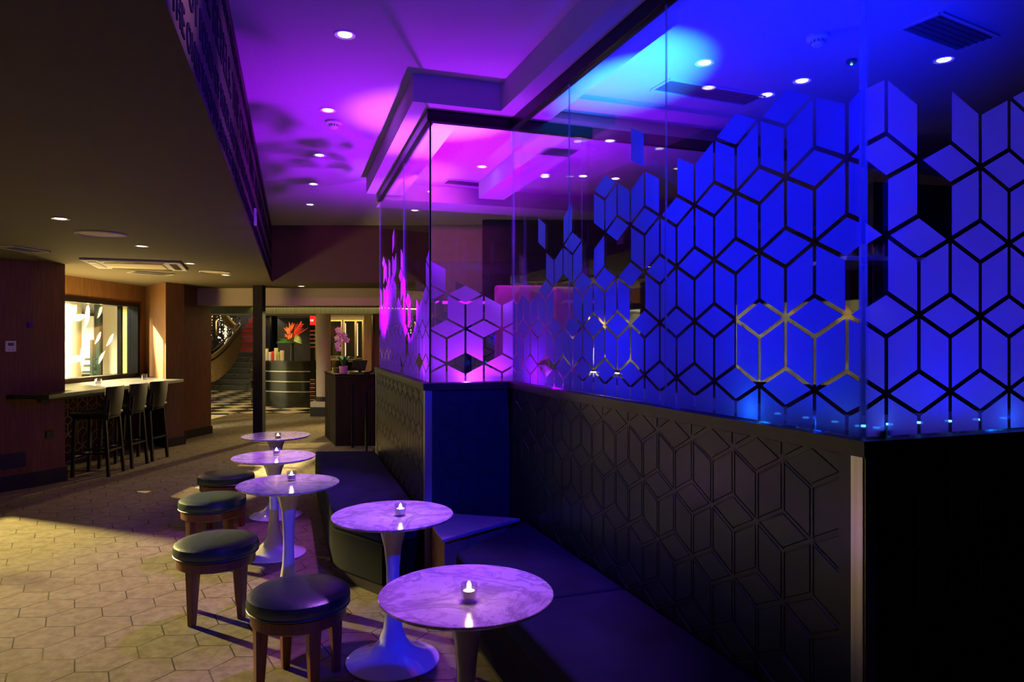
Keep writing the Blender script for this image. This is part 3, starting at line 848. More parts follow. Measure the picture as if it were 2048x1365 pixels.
# small wall fittings on near pier : face from (-5.42,7.25) to (-5.2,7.6) and (-5.2,7.6)-(-5.07,7.94)
def on_face(a, b, t, off):
    a, b = Vector(a), Vector(b); u = (b-a).normalized(); n = Vector((u.y, -u.x)); p = a+(b-a)*t+n*off
    return p, math.atan2(u.y, u.x)
def plate(name, a, b, t, z, w, h, d, mat, lab, cat, extra=None):
    p, ang = on_face(a, b, t, d/2+.0005)
    root = empty(name, (p.x, p.y, z), ang)
    MB().box((0,0,0),(w,d,h)).build('body', mat, root, bevel=.003)
    if extra: extra(root, d)
    tag(root, lab, cat); return root
f1 = ((-5.42,7.25),(-5.2,7.6)); f2 = ((-5.2,7.6),(-5.07,7.94))
def thermo(root, d):
    MB().box((.0,-d/2-.001,.022),(.055,.002,.032)).build('display', M['grey_plastic'], root)
    for s_ in (-1,1): MB().box((s_*.018,-d/2-.001,-.035),(.008,.002,.008)).build('button', M['grey_plastic'], root)
plate('thermostat', *f1, .47, 1.53, .10, .115, .02, M['white_plastic'], 'white thermostat on the near wooden pier', 'thermostat', thermo)
plate('wall_sensor', *f1, .93, 1.76, .05, .055, .02, M['till'], 'small black sensor above the thermostat', 'sensor')
def vent_slats(root, d):
    for k in range(5): MB().box((0,-d/2-.002,-.05+k*.025),(.27,.004,.006)).build('slat', M['base_dark'], root)
plate('wall_vent', *f1, .45, .315, .30, .16, .015, M['base_dark'], 'black vent plate low on the near wooden pier', 'vent', vent_slats)
def sock(root, d):
    for s_ in (-1,1): MB().box((s_*.018,-d/2-.001,.01),(.012,.002,.02)).build('socket_hole', M['grey_plastic'], root)
plate('wall_socket', *f2, .5, .55, .085, .085, .012, M['till'], 'black power socket low on the near wooden pier', 'socket', sock)

# black post
mb = MB(); mb.box((-3.99,11.05,LOW/2),(.15,.15,LOW-.002)); tag(mb.build('square_post', M['post_paint'], bevel=.004), 'tall square black post behind the farthest marble table', 'post')

# ------------------------------------------------------------------ lettering on the bulkhead
def text_mesh(body, size, bold=0.0):
    cu = bpy.data.curves.new('txt', 'FONT'); cu.body = body; cu.size = size; cu.extrude = .002; cu.offset = bold; cu.space_character = 1.05
    ob_ = bpy.data.objects.new('txt', cu); COL.objects.link(ob_)
    bpy.context.view_layer.update()
    dg = bpy.context.evaluated_depsgraph_get()
    me = bpy.data.meshes.new_from_object(ob_.evaluated_get(dg))
    bpy.data.objects.remove(ob_); bpy.data.curves.remove(cu)
    return me
ub = (bulk(10)-bulk(0)).normalized(); nb_ = Vector((ub.y, -ub.x))
root = empty('wall_lettering', (*bulk(1.0), LOW)); tag(root, 'dark capital lettering painted along the ceiling bulkhead', 'lettering')
rows = [(2.485, .125, .0012, 1.0, 'ENOUGH TO THINK THEY CAN CHANGE THE WORLD ARE THE ONES WHO DO. ', 0.0),
        (2.635, .150, .0016, .6, "THEY'RE NOT FOND OF RULES AND THEY HAVE NO RESPECT FOR ", 0.0),
        (2.84, .25, .002, 1.2, 'THE CRAZY ONES. THE REBELS.   ', 0.0),
        (3.12, .11, .001, .8, 'THE MISFITS. THE TROUBLEMAKERS. THE ROUND PEGS IN THE SQUARE HOLES. ', 0.0)]
for z, sz, bold, y0, body, _ in rows:
    txt = body
    me = text_mesh(txt, sz, bold)
    wdt = max(v.co.x for v in me.vertices)
    # shift so that the photographed words stand where the photo has them
    if sz == .125:
        w1_ = text_mesh('ENOUGH TO THINK THEY CAN CHANGE THE WORLD ARE THE ', sz, bold); s_ = max(v.co.x for v in w1_.vertices); start = (2.10-0)/ub.y - s_ - .04
    elif sz == .150:
        w1_ = text_mesh("THEY'RE ", sz, bold); s_ = max(v.co.x for v in w1_.vertices); start = 2.02/ub.y - s_ - .05
    else: start = y0 - wdt*.3
    ps = []
    k = 0
    x0_ = start
    while x0_ > -3: x0_ -= wdt+sz*.3
    bmm = MB()
    while x0_ < 10.5:
        o_ = len(bmm.v)
        ok = []
        vv = []
        for v in me.vertices:
            s_ = x0_+v.co.x
            p = bulk(0)+ub*s_ + nb_*(.0025+v.co.z)
            vv.append((p.x, p.y, z+v.co.y)); ok.append(-3.5 < s_ < 10.75)
        fs = [tuple(p.vertices) for p in me.polygons if all(ok[i] for i in p.vertices)]
        if fs: bmm.addf(vv, fs)
        x0_ += wdt+sz*.3
    # drop unused verts
    part(bmm, 'text_row', M['ink'], root)
# thermostat on the bulkhead
p = bulk(5.7)+nb_*.012
root = empty('thermostat', (p.x, p.y, 2.60), math.atan2(ub.y, ub.x)); tag(root, 'white thermostat on the lettered bulkhead, seen mirrored in the glass', 'thermostat')
MB().box((0,0,0),(.10,.02,.13)).build('body', M['white_plastic'], root, bevel=.003)
MB().box((0,-.011,.025),(.06,.002,.045)).build('display', M['grey_plastic'], root)

# ------------------------------------------------------------------ ceiling fittings
def make_downlight():
    root = empty('downlight')
    MB().lathe([(.038,.0),(.056,-.006),(.060,-.004),(.060,.0),(.056,.0)], 28, closed=False).build('trim_ring', M['white_plastic'], root, smooth=True)
    MB().lathe([(.0,-.0035),(.036,-.0035),(.037,-.0015),(.0,-.0015)], 24).build('lens', M['lamp'], root)
    return root
dl = make_downlight(); first = [True]
def place_dl(x, y, z, lab, grp):
    if first[0]: o = dl; first[0] = False
    else: o = copy_tree(dl)
    o.location = (x, y, z-.0005); tag(o, lab, 'downlight', grp)
def atc(px, py, z):
    Z = F*(z-CAMZ)/(HY-py); return ((px-1024)/F*Z, Z)
ordn = ['first', 'second', 'third', 'fourth', 'fifth', 'sixth']
for k, (px, py) in enumerate([(690,69),(656,220),(639,310),(627,368),(620,409)]):
    place_dl(*atc(px, py, CEIL), CEIL, f'{ordn[k]} downlight from the camera in the row on the purple ceiling', 'downlights in the purple ceiling row')
for k, (px, py) in enumerate([(121,437),(283,492),(380,527),(452,550)]):
    place_dl(*atc(px, py, LOW), LOW, f'{ordn[k]} downlight from the left in the low tan ceiling', 'downlights in the low left ceiling')
place_dl(*atc(603,572.5,LOW), LOW, 'downlight in the ceiling strip right of the black post', 'downlights in the low left ceiling')
blue = [(1409,125,'downlight beside the bright cyan glow on the blue ceiling'), (1604,161,'downlight above the tallest frosted cubes on the blue ceiling'), (1533,189,'lowest downlight of the blue ceiling, over the middle cubes'), (1888,119,'large bright downlight at the upper right')]
for px, py, lab in blue: place_dl(*atc(px, py, CEIL), CEIL, lab, 'downlights in the blue ceiling')
inner = [(964,333,'downlight in the middle of the purple ceiling bay'), (1075,350,'left one of the paired downlights behind the glass'), (1090,353,'right one of the paired downlights behind the glass'), (1067,399,'downlight deep in the booth, left of the lower pair'), (1080,419,'lowest downlight deep in the booth ceiling'), (1174,283,'downlight just under the dark rail, left of the paired screens'), (1191,295,'downlight right below the one under the dark rail'), (1310,290,'left downlight of the close pair behind the lone frosted tile'), (1333,299,'right downlight of the close pair behind the lone frosted tile'), (1166,352,'oval downlight left of the first frosted cube peak'), (1231,357,'downlight over the first frosted cube peak')]
for px, py, lab in inner: place_dl(*atc(px, py, CEIL), CEIL, lab, 'downlights inside the booth')

def detector(x, y, z, lab):
    root = empty('smoke_detector', (x, y, z)); tag(root, lab, 'smoke detector')
    MB().lathe([(.0,-.001),(.06,-.001),(.062,-.018),(.05,-.024),(.0,-.024)], 28).build('base', M['white_plastic'], root, smooth=True)
    MB().lathe([(.0,-.0245),(.036,-.0245),(.036,-.045),(.026,-.055),(.0,-.056)], 24).build('sensor_head', M['white_plastic'], root, smooth=True)
    mb = MB()
    for k in range(10):
        a = k*PI/5; mb.box((.0365*math.cos(a),.0365*math.sin(a),-.036),(.003,.008,.012), rz=a)
    mb.build('grille', M['grey_plastic'], root)
detector(*atc(668,243,CEIL), CEIL, 'round smoke detector on the purple ceiling beside the downlight row')
detector(*atc(1636,72,CEIL), CEIL, 'smoke detector on the blue ceiling behind the glass')
x, y = atc(1703,120,CEIL)
root = empty('alarm_sensor', (x, y, CEIL)); tag(root, 'small ceiling sensor with a green light on the blue ceiling', 'sensor')
MB().lathe([(.0,-.001),(.03,-.001),(.03,-.018),(.0,-.024)], 20).build('body', M['grey_plastic'], root, smooth=True)
MB().lathe([(.0,-.0245),(.006,-.0245),(.006,-.030),(.0,-.031)], 10).build('light', M['green_led'], root)
def linear_vent(pts, z, lab, mat=None):
    """pts = two end points of centre line"""
    a, b = Vector(pts[0]), Vector(pts[1]); u = (b-a).normalized(); L = (b-a).length; c = (a+b)/2
    root = empty('ceiling_vent', (c.x, c.y, z), math.atan2(u.y, u.x)); tag(root, lab, 'air vent')
    w = .22
    mb = MB(); mb.box((0,-w/2,-.006),(L,.02,.012)); mb.box((0,w/2,-.006),(L,.02,.012)); mb.box((-L/2,0,-.006),(.02,w-.02,.012)); mb.box((L/2,0,-.006),(.02,w-.02,.012))
    mb.build('frame', M['plaster'], root)
    MB().box((0,0,-.002),(L-.02,w-.02,.003)).build('backing', M['grey_plastic'], root)
    for k in range(5): MB().box((0,-w/2+.035+k*.0375,-.0065),(L-.02,.010,.006)).build('slat', M['grey_plastic'], root)
linear_vent((atc(1320,168,CEIL), atc(1510,200,CEIL)), CEIL, 'long slotted air vent beside the cyan glow')
linear_vent((atc(1840,40,CEIL), atc(1955,85,CEIL)), CEIL, 'slotted air vent at the upper right of the blue ceiling')
linear_vent((atc(10,492,LOW), atc(80,503,LOW)), LOW, 'slotted air vent at the left edge of the low ceiling')
linear_vent((atc(262,543,LOW), atc(340,549,LOW)), LOW, 'slim air vent behind the air conditioning cassette')
linear_vent((atc(890,362,CEIL), atc(1010,372,CEIL)), CEIL, 'slim air vent at the far side of the purple ceiling bay')
# ac cassette
x, y = atc(275,528,LOW)
root = empty('air_conditioner', (x, y, LOW), R(20)); tag(root, 'square ceiling cassette air conditioner on the low ceiling', 'air conditioner')
MB().box((0,0,-.012),(.95,.95,.024)).build('panel', M['plaster'], root, bevel=.006)
MB().box((0,0,-.028),(.56,.56,.008)).build('intake_grille', M['plaster_tan'], root)
for k in range(4):
    a = k*PI/2; MB().box((.39*math.cos(a),.39*math.sin(a),-.0265),(.07,.62,.006), rz=a).build('air_slot', M['till'], root)
for (px, py, lab) in ((202,468,'round ceiling speaker grille nearest the left wall'), (430,544,'round ceiling speaker grille near the black post')):
    x, y = atc(px, py, LOW); root = empty('ceiling_speaker', (x, y, LOW)); tag(root, lab, 'speaker')
    MB().lathe([(.0,-.003),(.16,-.003),(.17,-.001),(.0,-.001)], 32).build('grille', M['plaster_tan'], root)
    MB().lathe([(.165,-.001),(.172,-.011),(.185,-.008),(.188,-.001)], 32).build('rim', M['plaster'], root, smooth=True)

# ------------------------------------------------------------------ uplights on the inner shelf
def make_uplight():
    root = empty('uplight')
    MB().lathe([(.0,.0),(.028,.0),(.028,.02),(.022,.022),(.0,.022)], 20).build('body', M['steel'], root, smooth=True)
    MB().lathe([(.0,.0225),(.010,.0225),(.010,.0265),(.0,.0275)], 16).build('lens', M['lamp_cool'], root)
    return root
up = make_uplight(); upf = True
for k, px in enumerate([1520,1575,1632,1690,1714]):
    s_ = zC(px); p = GBC + uC*s_ + Vector((-uC.y, uC.x))*.075
    o = up if upf else copy_tree(up); upf = False
    o.location = (p.x, p.y, LEDGE+.0005); tag(o, 'small blue uplight on the ledge inside the near glass screen', 'uplight', 'small blue uplights along the near ledge')
for k in range(6):
    p = GCD + uD*(.06+.125*k) + Vector((-uD.y, uD.x))*.075
    o = copy_tree(up); o.location = (p.x, p.y, LEDGE+.0005); tag(o, 'small blue uplight on the ledge right of the near corner post', 'uplight', 'small blue uplights right of the corner post')

# ------------------------------------------------------------------ inside the booth
fl = .9
root = empty('booth_seat', (.1,6.35,fl)); tag(root, 'pink velvet booth seat with a high back behind the purple glass', 'banquette')
mb = MB(); mb.box((.10,6.40,fl+.60),(.52,.14,1.19)); part(mb, 'backrest', M['pink'], root, bevel=.03, bseg=3)
mb = MB(); mb.box((.55,6.62,fl+.60),(.36,.14,1.19), rz=R(25)); part(mb, 'backrest_wing', M['pink'], root, bevel=.03, bseg=3)
mb = MB(); mb.box((.12,6.76,fl+.56),(.50,.50,.16)); part(mb, 'seat', M['pink'], root, bevel=.03, bseg=3)
mb = MB(); mb.box((.12,6.76,fl+.24),(.46,.46,.478)); part(mb, 'base', M['dark_wall'], root)
def high_table(x, y, w, d, z, lab, rz=0):
    root = empty('high_table', (x, y, fl), rz); tag(root, lab, 'table')
    MB().box((0,0,z-fl-.0125),(w,d,.025)).build('table_top', M['white_gloss'], root, bevel=.004)
    MB().lathe([(.035,.02),(.035,z-fl-.026)], 16).build('column', M['black_metal'], root, smooth=True)
    MB().lathe([(.20,.0),(.20,.012),(.05,.019),(.0,.0195)], 28).build('base', M['black_metal'], root, smooth=True)
high_table(-.40, 6.35, .42, .42, 1.94, 'white topped high table left of the pink booth seat')
high_table(.60, 6.0, .34, .34, 1.93, 'high table right of the pink booth seat, behind the glass')
high_table(2.15, 4.25, .62, .5, 2.075, 'blue-lit high table behind the near corner post', R(10))
for k, (x, y, z, lab) in enumerate([(-.30,6.25,1.9405,'glass on the white high table beside the pink seat'), (1.98,4.15,2.0755,'short glass on the blue-lit high table, left one'), (2.08,4.12,2.0755,'short glass on the blue-lit high table, middle one'), (2.17,4.15,2.0755,'short glass on the blue-lit high table, right one')]):
    o = copy_tree(tumbler); o.location = (x, y, z); tag(o, lab, 'glass', 'tumblers inside the booth')
for k, x in enumerate((.02, .11)):
    o = copy_tree(tumbler); o.location = (x, 6.42, fl+1.196); o.scale = (1,1,1.1); tag(o, ('left' if k == 0 else 'right')+' one of two glasses on top of the pink seat back', 'glass', 'glasses on the pink seat back')
# walls behind
struct('wall_back', MB().prism([(-1.22,10.36),(6.2,10.36),(6.2,10.395),(-1.22,10.395)], .0, CEIL-.003), M['wall_pink'], 'mauve plaster wall at the back of the booth')
struct('wall_back_dark', MB().prism([(-.42,9.9),(6,9.9),(6,10.3),(-.42,10.3)], .901, CEIL-.004), M['dark_wall'], 'dark recessed wall at the back of the booth')
struct('wall_right', MB().prism([(6.0,-4),(6.15,-4),(6.15,12),(6.0,12)], 0, CEIL), M['dark_wall'], 'dark right wall')
struct('wall_camera_side', MB().prism([(-6.1,-4.15),(6.1,-4.15),(6.1,-4.0),(-6.1,-4.0)], 0, CEIL), M['dark_wall'], 'dark wall behind the camera')
mb = MB(); mb.prism([(3.2,6.2),(6,6.8),(6,6.9),(3.2,6.3)], .901, 3.0); struct('wall_booth_back', mb, M['dark_wall'], 'dark partition deep in the booth')

# steps and handrails at the end of the booth
mb = MB()
for k in range(5): mb.prism([(-1.82+k*.28,9.12),(-.43,9.12),(-.43,10.30),(-1.82+k*.28,10.30)], .002+k*.18, .18*(k+1)-.001)
struct('floor_steps', mb, M['dark_wall'], 'dark steps up to the booth')
for (x0, y, lab) in ((-2.36,10.4-.05,'far dark metal handrail rising beside the host stand'), (-1.89,9.08,'near dark metal handrail rising beside the panelled wall')):
    root = empty('handrail', (x0, y, 0)); tag(root, lab, 'handrail')
    z0 = .94
    part(MB().tube([(x0,y,.0),(x0,y,z0)], .018, 10), 'post', M['black_metal'], root)
    Lr = .42 if y < 10 else .8
    part(MB().bar((x0,y,z0),(x0+Lr,y,z0+.66*Lr),.04,.03), 'rail', M['black_metal'], root)
    part(MB().lathe([(.0,.0),(.045,.0),(.045,.008),(.0,.008)], 16, (x0,y,.0)), 'foot_plate', M['steel'], root)

# ------------------------------------------------------------------ host stand
root = empty('host_stand', (-2.6,11.0,0)); tag(root, 'dark veneer host stand with an orchid and a till on it', 'cabinet')
c1 = at(671,893,0); c2 = at(650,872,0); w_ = Vector(c1)-Vector(c2)
pr = Vector((1,.05)).normalized()
c3 = Vector(c1)+pr*.62; c4 = Vector(c2)+pr*.75
poly = [c1, c2, tuple(c4), tuple(c3)]
part(MB().prism(poly, 0, 1.045), 'body', M['stand'], root, bevel=.004)
cc = (Vector(c1)+Vector(c2)+c3+c4)/4
part(MB().prism([tuple(cc+(Vector(p_)-cc)*1.035) for p_ in poly], 1.046, 1.085), 'counter_top', M['lobby_black'], root, bevel=.004)
HS = 1.0855
x, y = at(687,748,HS); y = 10.75; x = (687-1024)/F*y
root = empty('orchid_pot', (x, y, HS)); tag(root, 'pink potted orchid with white flowers on the host stand', 'plant')
MB().lathe([(.0,.0),(.055,.0),(.068,.11),(.062,.11),(.052,.012),(.0,.012)], 24).build('pot', M['pot'], root, smooth=True)
MB().lathe([(.0,.09),(.060,.09),(.0,.10)], 16).build('soil', M['stem'], root)
mb = MB()
for k in range(6):
    a = k*1.05; pts = [(0,0,.09),(.05*math.cos(a),.05*math.sin(a),.20),(.12*math.cos(a),.12*math.sin(a),.26),(.19*math.cos(a),.19*math.sin(a),.22)]
    for i_ in range(3):
        p0_, p1_ = Vector(pts[i_]), Vector(pts[i_+1]); sd = Vector((-math.sin(a),math.cos(a),0)); wa, wb = (.012,.03,.026,.004)[i_], (.012,.03,.026,.004)[i_+1]
        mb.addf([p0_-sd*wa, p0_+sd*wa, p1_+sd*wb, p1_-sd*wb, p0_-sd*wa-Vector((0,0,.004)), p0_+sd*wa-Vector((0,0,.004)), p1_+sd*wb-Vector((0,0,.004)), p1_-sd*wb-Vector((0,0,.004))], [(0,1,2,3),(7,6,5,4),(0,4,5,1),(2,6,7,3),(1,5,6,2),(3,7,4,0)])
mb.build('leaves', M['leaf'], root)
stem = [(0,0,.1),(.01,0,.3),(.0,0,.5),(-.03,0,.62),(-.08,0,.66)]
MB().tube(stem, .005, 6).tube([(.01,0,.1),(.05,.01,.35),(.07,.01,.5)], .005, 6).build('stem', M['stem'], root)
def bloom(c, r_, yaw):
    mb = MB()
    for k in range(5):
        a = k*2*PI/5+.3; pts = []
        for t in range(8):
            th = 2*PI*t/8; u_ = r_*(.55+.45*math.cos(th)); v_ = r_*.42*math.sin(th)
            X_ = u_*math.cos(a)-v_*math.sin(a); Z_ = u_*math.sin(a)+v_*math.cos(a); Y_ = -.012*math.cos(th)
            pts.append((c[0]+X_*math.cos(yaw)-Y_*math.sin(yaw), c[1]+X_*math.sin(yaw)+Y_*math.cos(yaw), c[2]+Z_))
        o_ = [(p_[0], p_[1]+.003, p_[2]) for p_ in pts]
        mb.addf(pts+o_, [tuple(range(8)), tuple(range(15,7,-1))]+[(i_, (i_+1) % 8, 8+(i_+1) % 8, 8+i_) for i_ in range(8)])
    return mb
for k, (dx, dz, yw) in enumerate([(-.08,.66,0),(-.05,.60,.4),(-.09,.54,-.3),(-.04,.50,.2),(-.08,.44,0),(.02,.58,.5),(.06,.51,.3),(-.03,.66,-.4),(-.06,.38,.1)]):
    bloom((dx, -.02-.005*k, dz), .05, yw).build('flower', M['orchid'], root)
x = (718-1024)/F*10.75
root = empty('till', (x, 10.75, HS), R(-15)); tag(root, 'black till screen on the right of the host stand', 'till')
MB().box((0,0,.01),(.22,.2,.02)).build('base', M['till'], root, bevel=.003)
MB().box((0,.03,.06),(.04,.04,.10)).build('neck', M['till'], root)
MB().box((0,0,.12),(.24,.02,.17), rot=Matrix.Rotation(R(-28),3,'X')).build('screen', M['till'], root, bevel=.003)
x = (672-1024)/F*11.1
root = empty('basket', (x, 11.15, HS)); tag(root, 'low wire basket of sweets left of the orchid on the host stand', 'basket')
MB().lathe([(.0,.0),(.06,.0),(.075,.07),(.07,.07),(.056,.008),(.0,.008)], 18).build('bowl', M['gold'], root, smooth=True)

# ------------------------------------------------------------------ lobby
struct('ceiling_lobby', MB().prism([(-11,11.91),(4,11.91),(4,24),(-7.3,24),(-7.3,19.5),(-11,17.5)], 2.27, 2.4), M['plaster'], 'cream lobby ceiling')
struct('trim_15', MB().prism([(-6.15,13.0),(-2.0,13.0),(-2.0,13.15),(-6.15,13.15)], 2.085, 2.269), M['green_wood'], 'smoked wood band under the lobby ceiling')
struct('wall_lobby_back', MB().prism([(-14,26.6),(4,26.6),(4,26.8),(-14,26.8)], 0, 5), M['dark_wall'], 'dark back wall of the lobby')
struct('wall_lobby_left', MB().prism([(-11.2,15.2),(-11,15.2),(-11,26.6),(-11.2,26.6)], 0, 5), M['dark_wall'], 'dark left wall of the lobby')
struct('ceiling_stairwell', MB().prism([(-14,17.5),(-7.3,17.5),(-7.3,26.6),(-14,26.6)], 4.9, 5.0), M['dark_wall'], 'dark ceiling over the staircase')
struct('wall_lobby_right', MB().prism([(1.6,11.95),(1.75,11.95),(1.75,26.6),(1.6,26.6)], 0, 2.268), M['wood_wall'], 'wood wall on the right of the lobby')
struct('wall_lobby_panel', MB().prism([(-7.9,21.8),(1.5,21.8),(1.5,21.95),(-7.9,21.95)], 0, 2.268), M['dark_wall'], 'dark wall behind the reception desk')
# staircase
root = empty('staircase', (-8.0,22.2,0)); tag(root, 'dark staircase with red-lit upper steps rising behind the reception', 'staircase')
mb = MB(); mr = MB(); nose = MB()
for k in range(16):
    y = 22.0+k*.27; xl = -9.6+ (0 if k < 6 else 0); xr = -8.02
    tgt = mr if k >= 7 else mb
    mb.prism([(xl,y+.02),(xr,y+.02),(xr,y+.32),(xl,y+.32)], .0 if k == 0 else .17*k-.1, .17*(k+1)-.02)
    (mr if k >= 7 else mb).prism([(xl,y),(xr,y),(xr,y+.02),(xl,y+.02)], .17*k, .17*(k+1)-.03)
    nose.prism([(xl,y-.02),(xr,y-.02),(xr,y+.02),(xl,y+.02)], .17*(k+1)-.02, .17*(k+1))
part(mb, 'steps', M['stair'], root); part(mr, 'red_light_risers', M['stair_red'], root); part(nose, 'step_nosing', M['nosing'], root)
part(MB().bar((-7.98,21.9,1.0),(-7.98,26.2,3.7),.05,.05).bar((-7.98,21.9,0.0),(-7.98,21.9,1.0),.04,.04), 'stair_handrail', M['steel'], root)
# curved balustrade
def curved_wall(pts, t):
    """pts: (px, Z, ybottom, ytop)"""
    mb = MB(); sect = []
    # smooth interpolation
    import itertools
    fine = []
    for i in range(len(pts)-1):
        for s_ in range(4):
            f_ = s_/4; fine.append([pts[i][j]*(1-f_)+pts[i+1][j]*f_ for j in range(4)])
    fine.append(list(pts[-1]))
    for px, Z, yb, yt in fine:
        X = (px-1024)/F*Z; zb = CAMZ-(yb-HY)*Z/F; zt = CAMZ-(yt-HY)*Z/F
        sect.append([(X,Z,zb),(X-t,Z+t*.3,zb),(X-t,Z+t*.3,zt),(X,Z,zt)])
    o_ = 0
    vs = [p_ for s_ in sect for p_ in s_]; fs = []
    for i in range(len(sect)-1):
        for j in range(4): a_ = i*4+j; b_ = i*4+(j+1) % 4; fs.append((a_, b_, b_+4, a_+4))
    fs.append((0,3,2,1)); e_ = (len(sect)-1)*4; fs.append((e_,e_+1,e_+2,e_+3))
    mb.addf(vs, fs); return mb
root = empty('stair_balustrade', (-8.4,19.0,0)); tag(root, 'curved cream staircase balustrade with a dark capping', 'balustrade')
pts = [(404,18.6,768,728),(418,19.0,766,723),(430,19.4,763,717),(442,19.9,755,708),(453,20.4,746,697),(463,20.9,735,685),(472,21.4,722,673),(480,21.8,703,664),(484,22.05,688,657)]
part(curved_wall(pts, .12), 'stringer', M['cream'], root, smooth=True)
part(curved_wall([(p_[0],p_[1]-.02,p_[3]+2.5,p_[3]-.5) for p_ in pts], .18), 'capping', M['base_dark'], root)
part(curved_wall([(p_[0]-1,p_[1]+.06,p_[3]-.6,p_[3]-9) for p_ in pts], .05), 'upper_band', M['cream'], root)
part(curved_wall([(p_[0]-2,p_[1]+.10,p_[3]-15.5,p_[3]-17) for p_ in pts], .05), 'handrail', M['base_dark'], root)
# upper flight curl in gold
root = empty('upper_balustrade', (-9.0,22.5,2.0)); tag(root, 'gold curved balustrade of the upper stair flight', 'balustrade')
up_pts = [(447,22.3,634,626),(452,22.4,645,633),(458,22.5,653,641),(466,22.6,659,649),(476,22.7,660,652)]
part(curved_wall(up_pts, .1), 'band', M['gold'], root, smooth=True)
part(curved_wall([(p_[0]+6,p_[1]+.2,p_[2]-5,p_[3]-1) for p_ in up_pts[:-1]], .1), 'inner_band', M['cream'], root, smooth=True)
# crystal curtain
rr = random.Random(11); mb = MB()
root = empty('crystal_curtain', (-9.5,23.8,3.4)); tag(root, 'curtain of sparkling crystal strands behind the curved balustrade', 'crystal curtain', kind='stuff')
ml = MB()
for k in range(42):
    px = 417+rr.random()*62; Z = 22.8+rr.random()*.9; X = (px-1024)/F*Z
    z = 2.45
    lowz = .7 + (px-417)/62*.9
    while z > lowz:
        s_ = .018+.018*rr.random()
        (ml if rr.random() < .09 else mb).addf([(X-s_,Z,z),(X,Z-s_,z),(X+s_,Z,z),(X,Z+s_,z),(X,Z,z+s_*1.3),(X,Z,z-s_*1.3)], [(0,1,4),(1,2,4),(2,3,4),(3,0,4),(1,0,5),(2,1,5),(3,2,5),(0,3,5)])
        z -= .06+.06*rr.random()
part(mb, 'crystals', M['bead'], root); part(ml, 'glint_crystals', M['bead_glint'], root)
for px, y0_, y1_, w_, lab in ((433,640,672,7,'tall gold pendant hanging in the stairwell'), (421,668,700,8,'gold pendant low beside the balustrade')):
    Z = 22.5; X = (px-1024)/F*Z; za = CAMZ-(y1_-HY)*Z/F; zb = CAMZ-(y0_-HY)*Z/F; r_ = w_/2*Z/F
    tag(MB().lathe([(.0,za),(r_*.7,za+.05),(r_,(za+zb)/2),(r_*.9,zb-.05),(.0,zb)], 18, (X,Z,0)).build('pendant', M['gold'], smooth=True), lab, 'pendant')
Z = 25.2; X = (457-1024)/F*Z
mb = MB(); mb.box((X,Z,1.6),(.30,.05,1.1)); o = tag(mb.build('wall_light_panel', M['warm_lit']), 'bright glowing panel behind the crystal curtain', 'light')

# reception desk
root = empty('reception_desk', (-4.95,18.2,0)); tag(root, 'curved black reception desk with three thin silver bands', 'reception desk')
def arc_wall(cx, cy, r0, r1, a0, a1, z0, z1, n=40):
    mb = MB(); vs = []; fs = []
    for k in range(n+1):
        a = a0+(a1-a0)*k/n
        for r_, z in ((r0,z0),(r1,z0),(r1,z1),(r0,z1)): vs.append((cx+r_*math.cos(a), cy+r_*math.sin(a), z))
    for k in range(n):
        for j in range(4): a_ = k*4+j; b_ = k*4+(j+1) % 4; fs.append((a_, a_+4, b_+4, b_))
    fs.append((0,1,2,3)); e_ = n*4; fs.append((e_+3,e_+2,e_+1,e_))
    mb.addf(vs, fs); return mb
cx_, cy_ = -4.95, 18.2
part(arc_wall(cx_, cy_, 1.3, 1.72, PI, 2*PI, .0, 1.06), 'body', M['lobby_black'], root, smooth=True)
part(arc_wall(cx_, cy_, 1.25, 1.76, PI, 2*PI-.95, 1.061, 1.10), 'counter_top', M['lobby_black'], root)
for z in (.36, .60, .84):
    part(arc_wall(cx_, cy_, 1.721, 1.735, PI, 2*PI, z, z+.022), 'silver_band', M['steel'], root, smooth=True)
# things on the desk
def deskpos(px, r_=1.5):
    """a point on the counter ring seen at pixel column px"""
    best = None
    for k in range(400):
        a = PI+k*PI/400; x_, y_ = cx_+r_*math.cos(a), cy_+r_*math.sin(a)
        p_ = 1024+F*x_/y_; d_ = abs(p_-px)
        if best is None or d_ < best[0]: best = (d_, x_, y_)
    return best[1], best[2]
for k, (px, w_, h_, m_) in enumerate([(530,.05,.26,'paper'),(534,.03,.28,'paper'),(541,.05,.2,'white_plastic'),(547,.05,.22,'red_petal'),(552,.06,.30,'paper'),(558,.05,.2,'leaf_pale'),(564,.06,.24,'paper')]):
    x, y = deskpos(px); o = MB().box((0,0,h_/2),(w_,.12,h_)).build('leaflet_stand', M[m_], loc=(x, y, 1.1005), bevel=.003)
    tag(o, ['cream leaflet holder nearest the black post on the reception desk','slim cream leaflet holder behind the first on the desk','white card box on the reception desk','dark red leaflet box on the reception desk','tallest cream menu holder on the reception desk','green leaflet box on the reception desk','cream leaflet holder nearest the flower vase'][k], 'leaflet holder', 'leaflet holders on the reception desk')
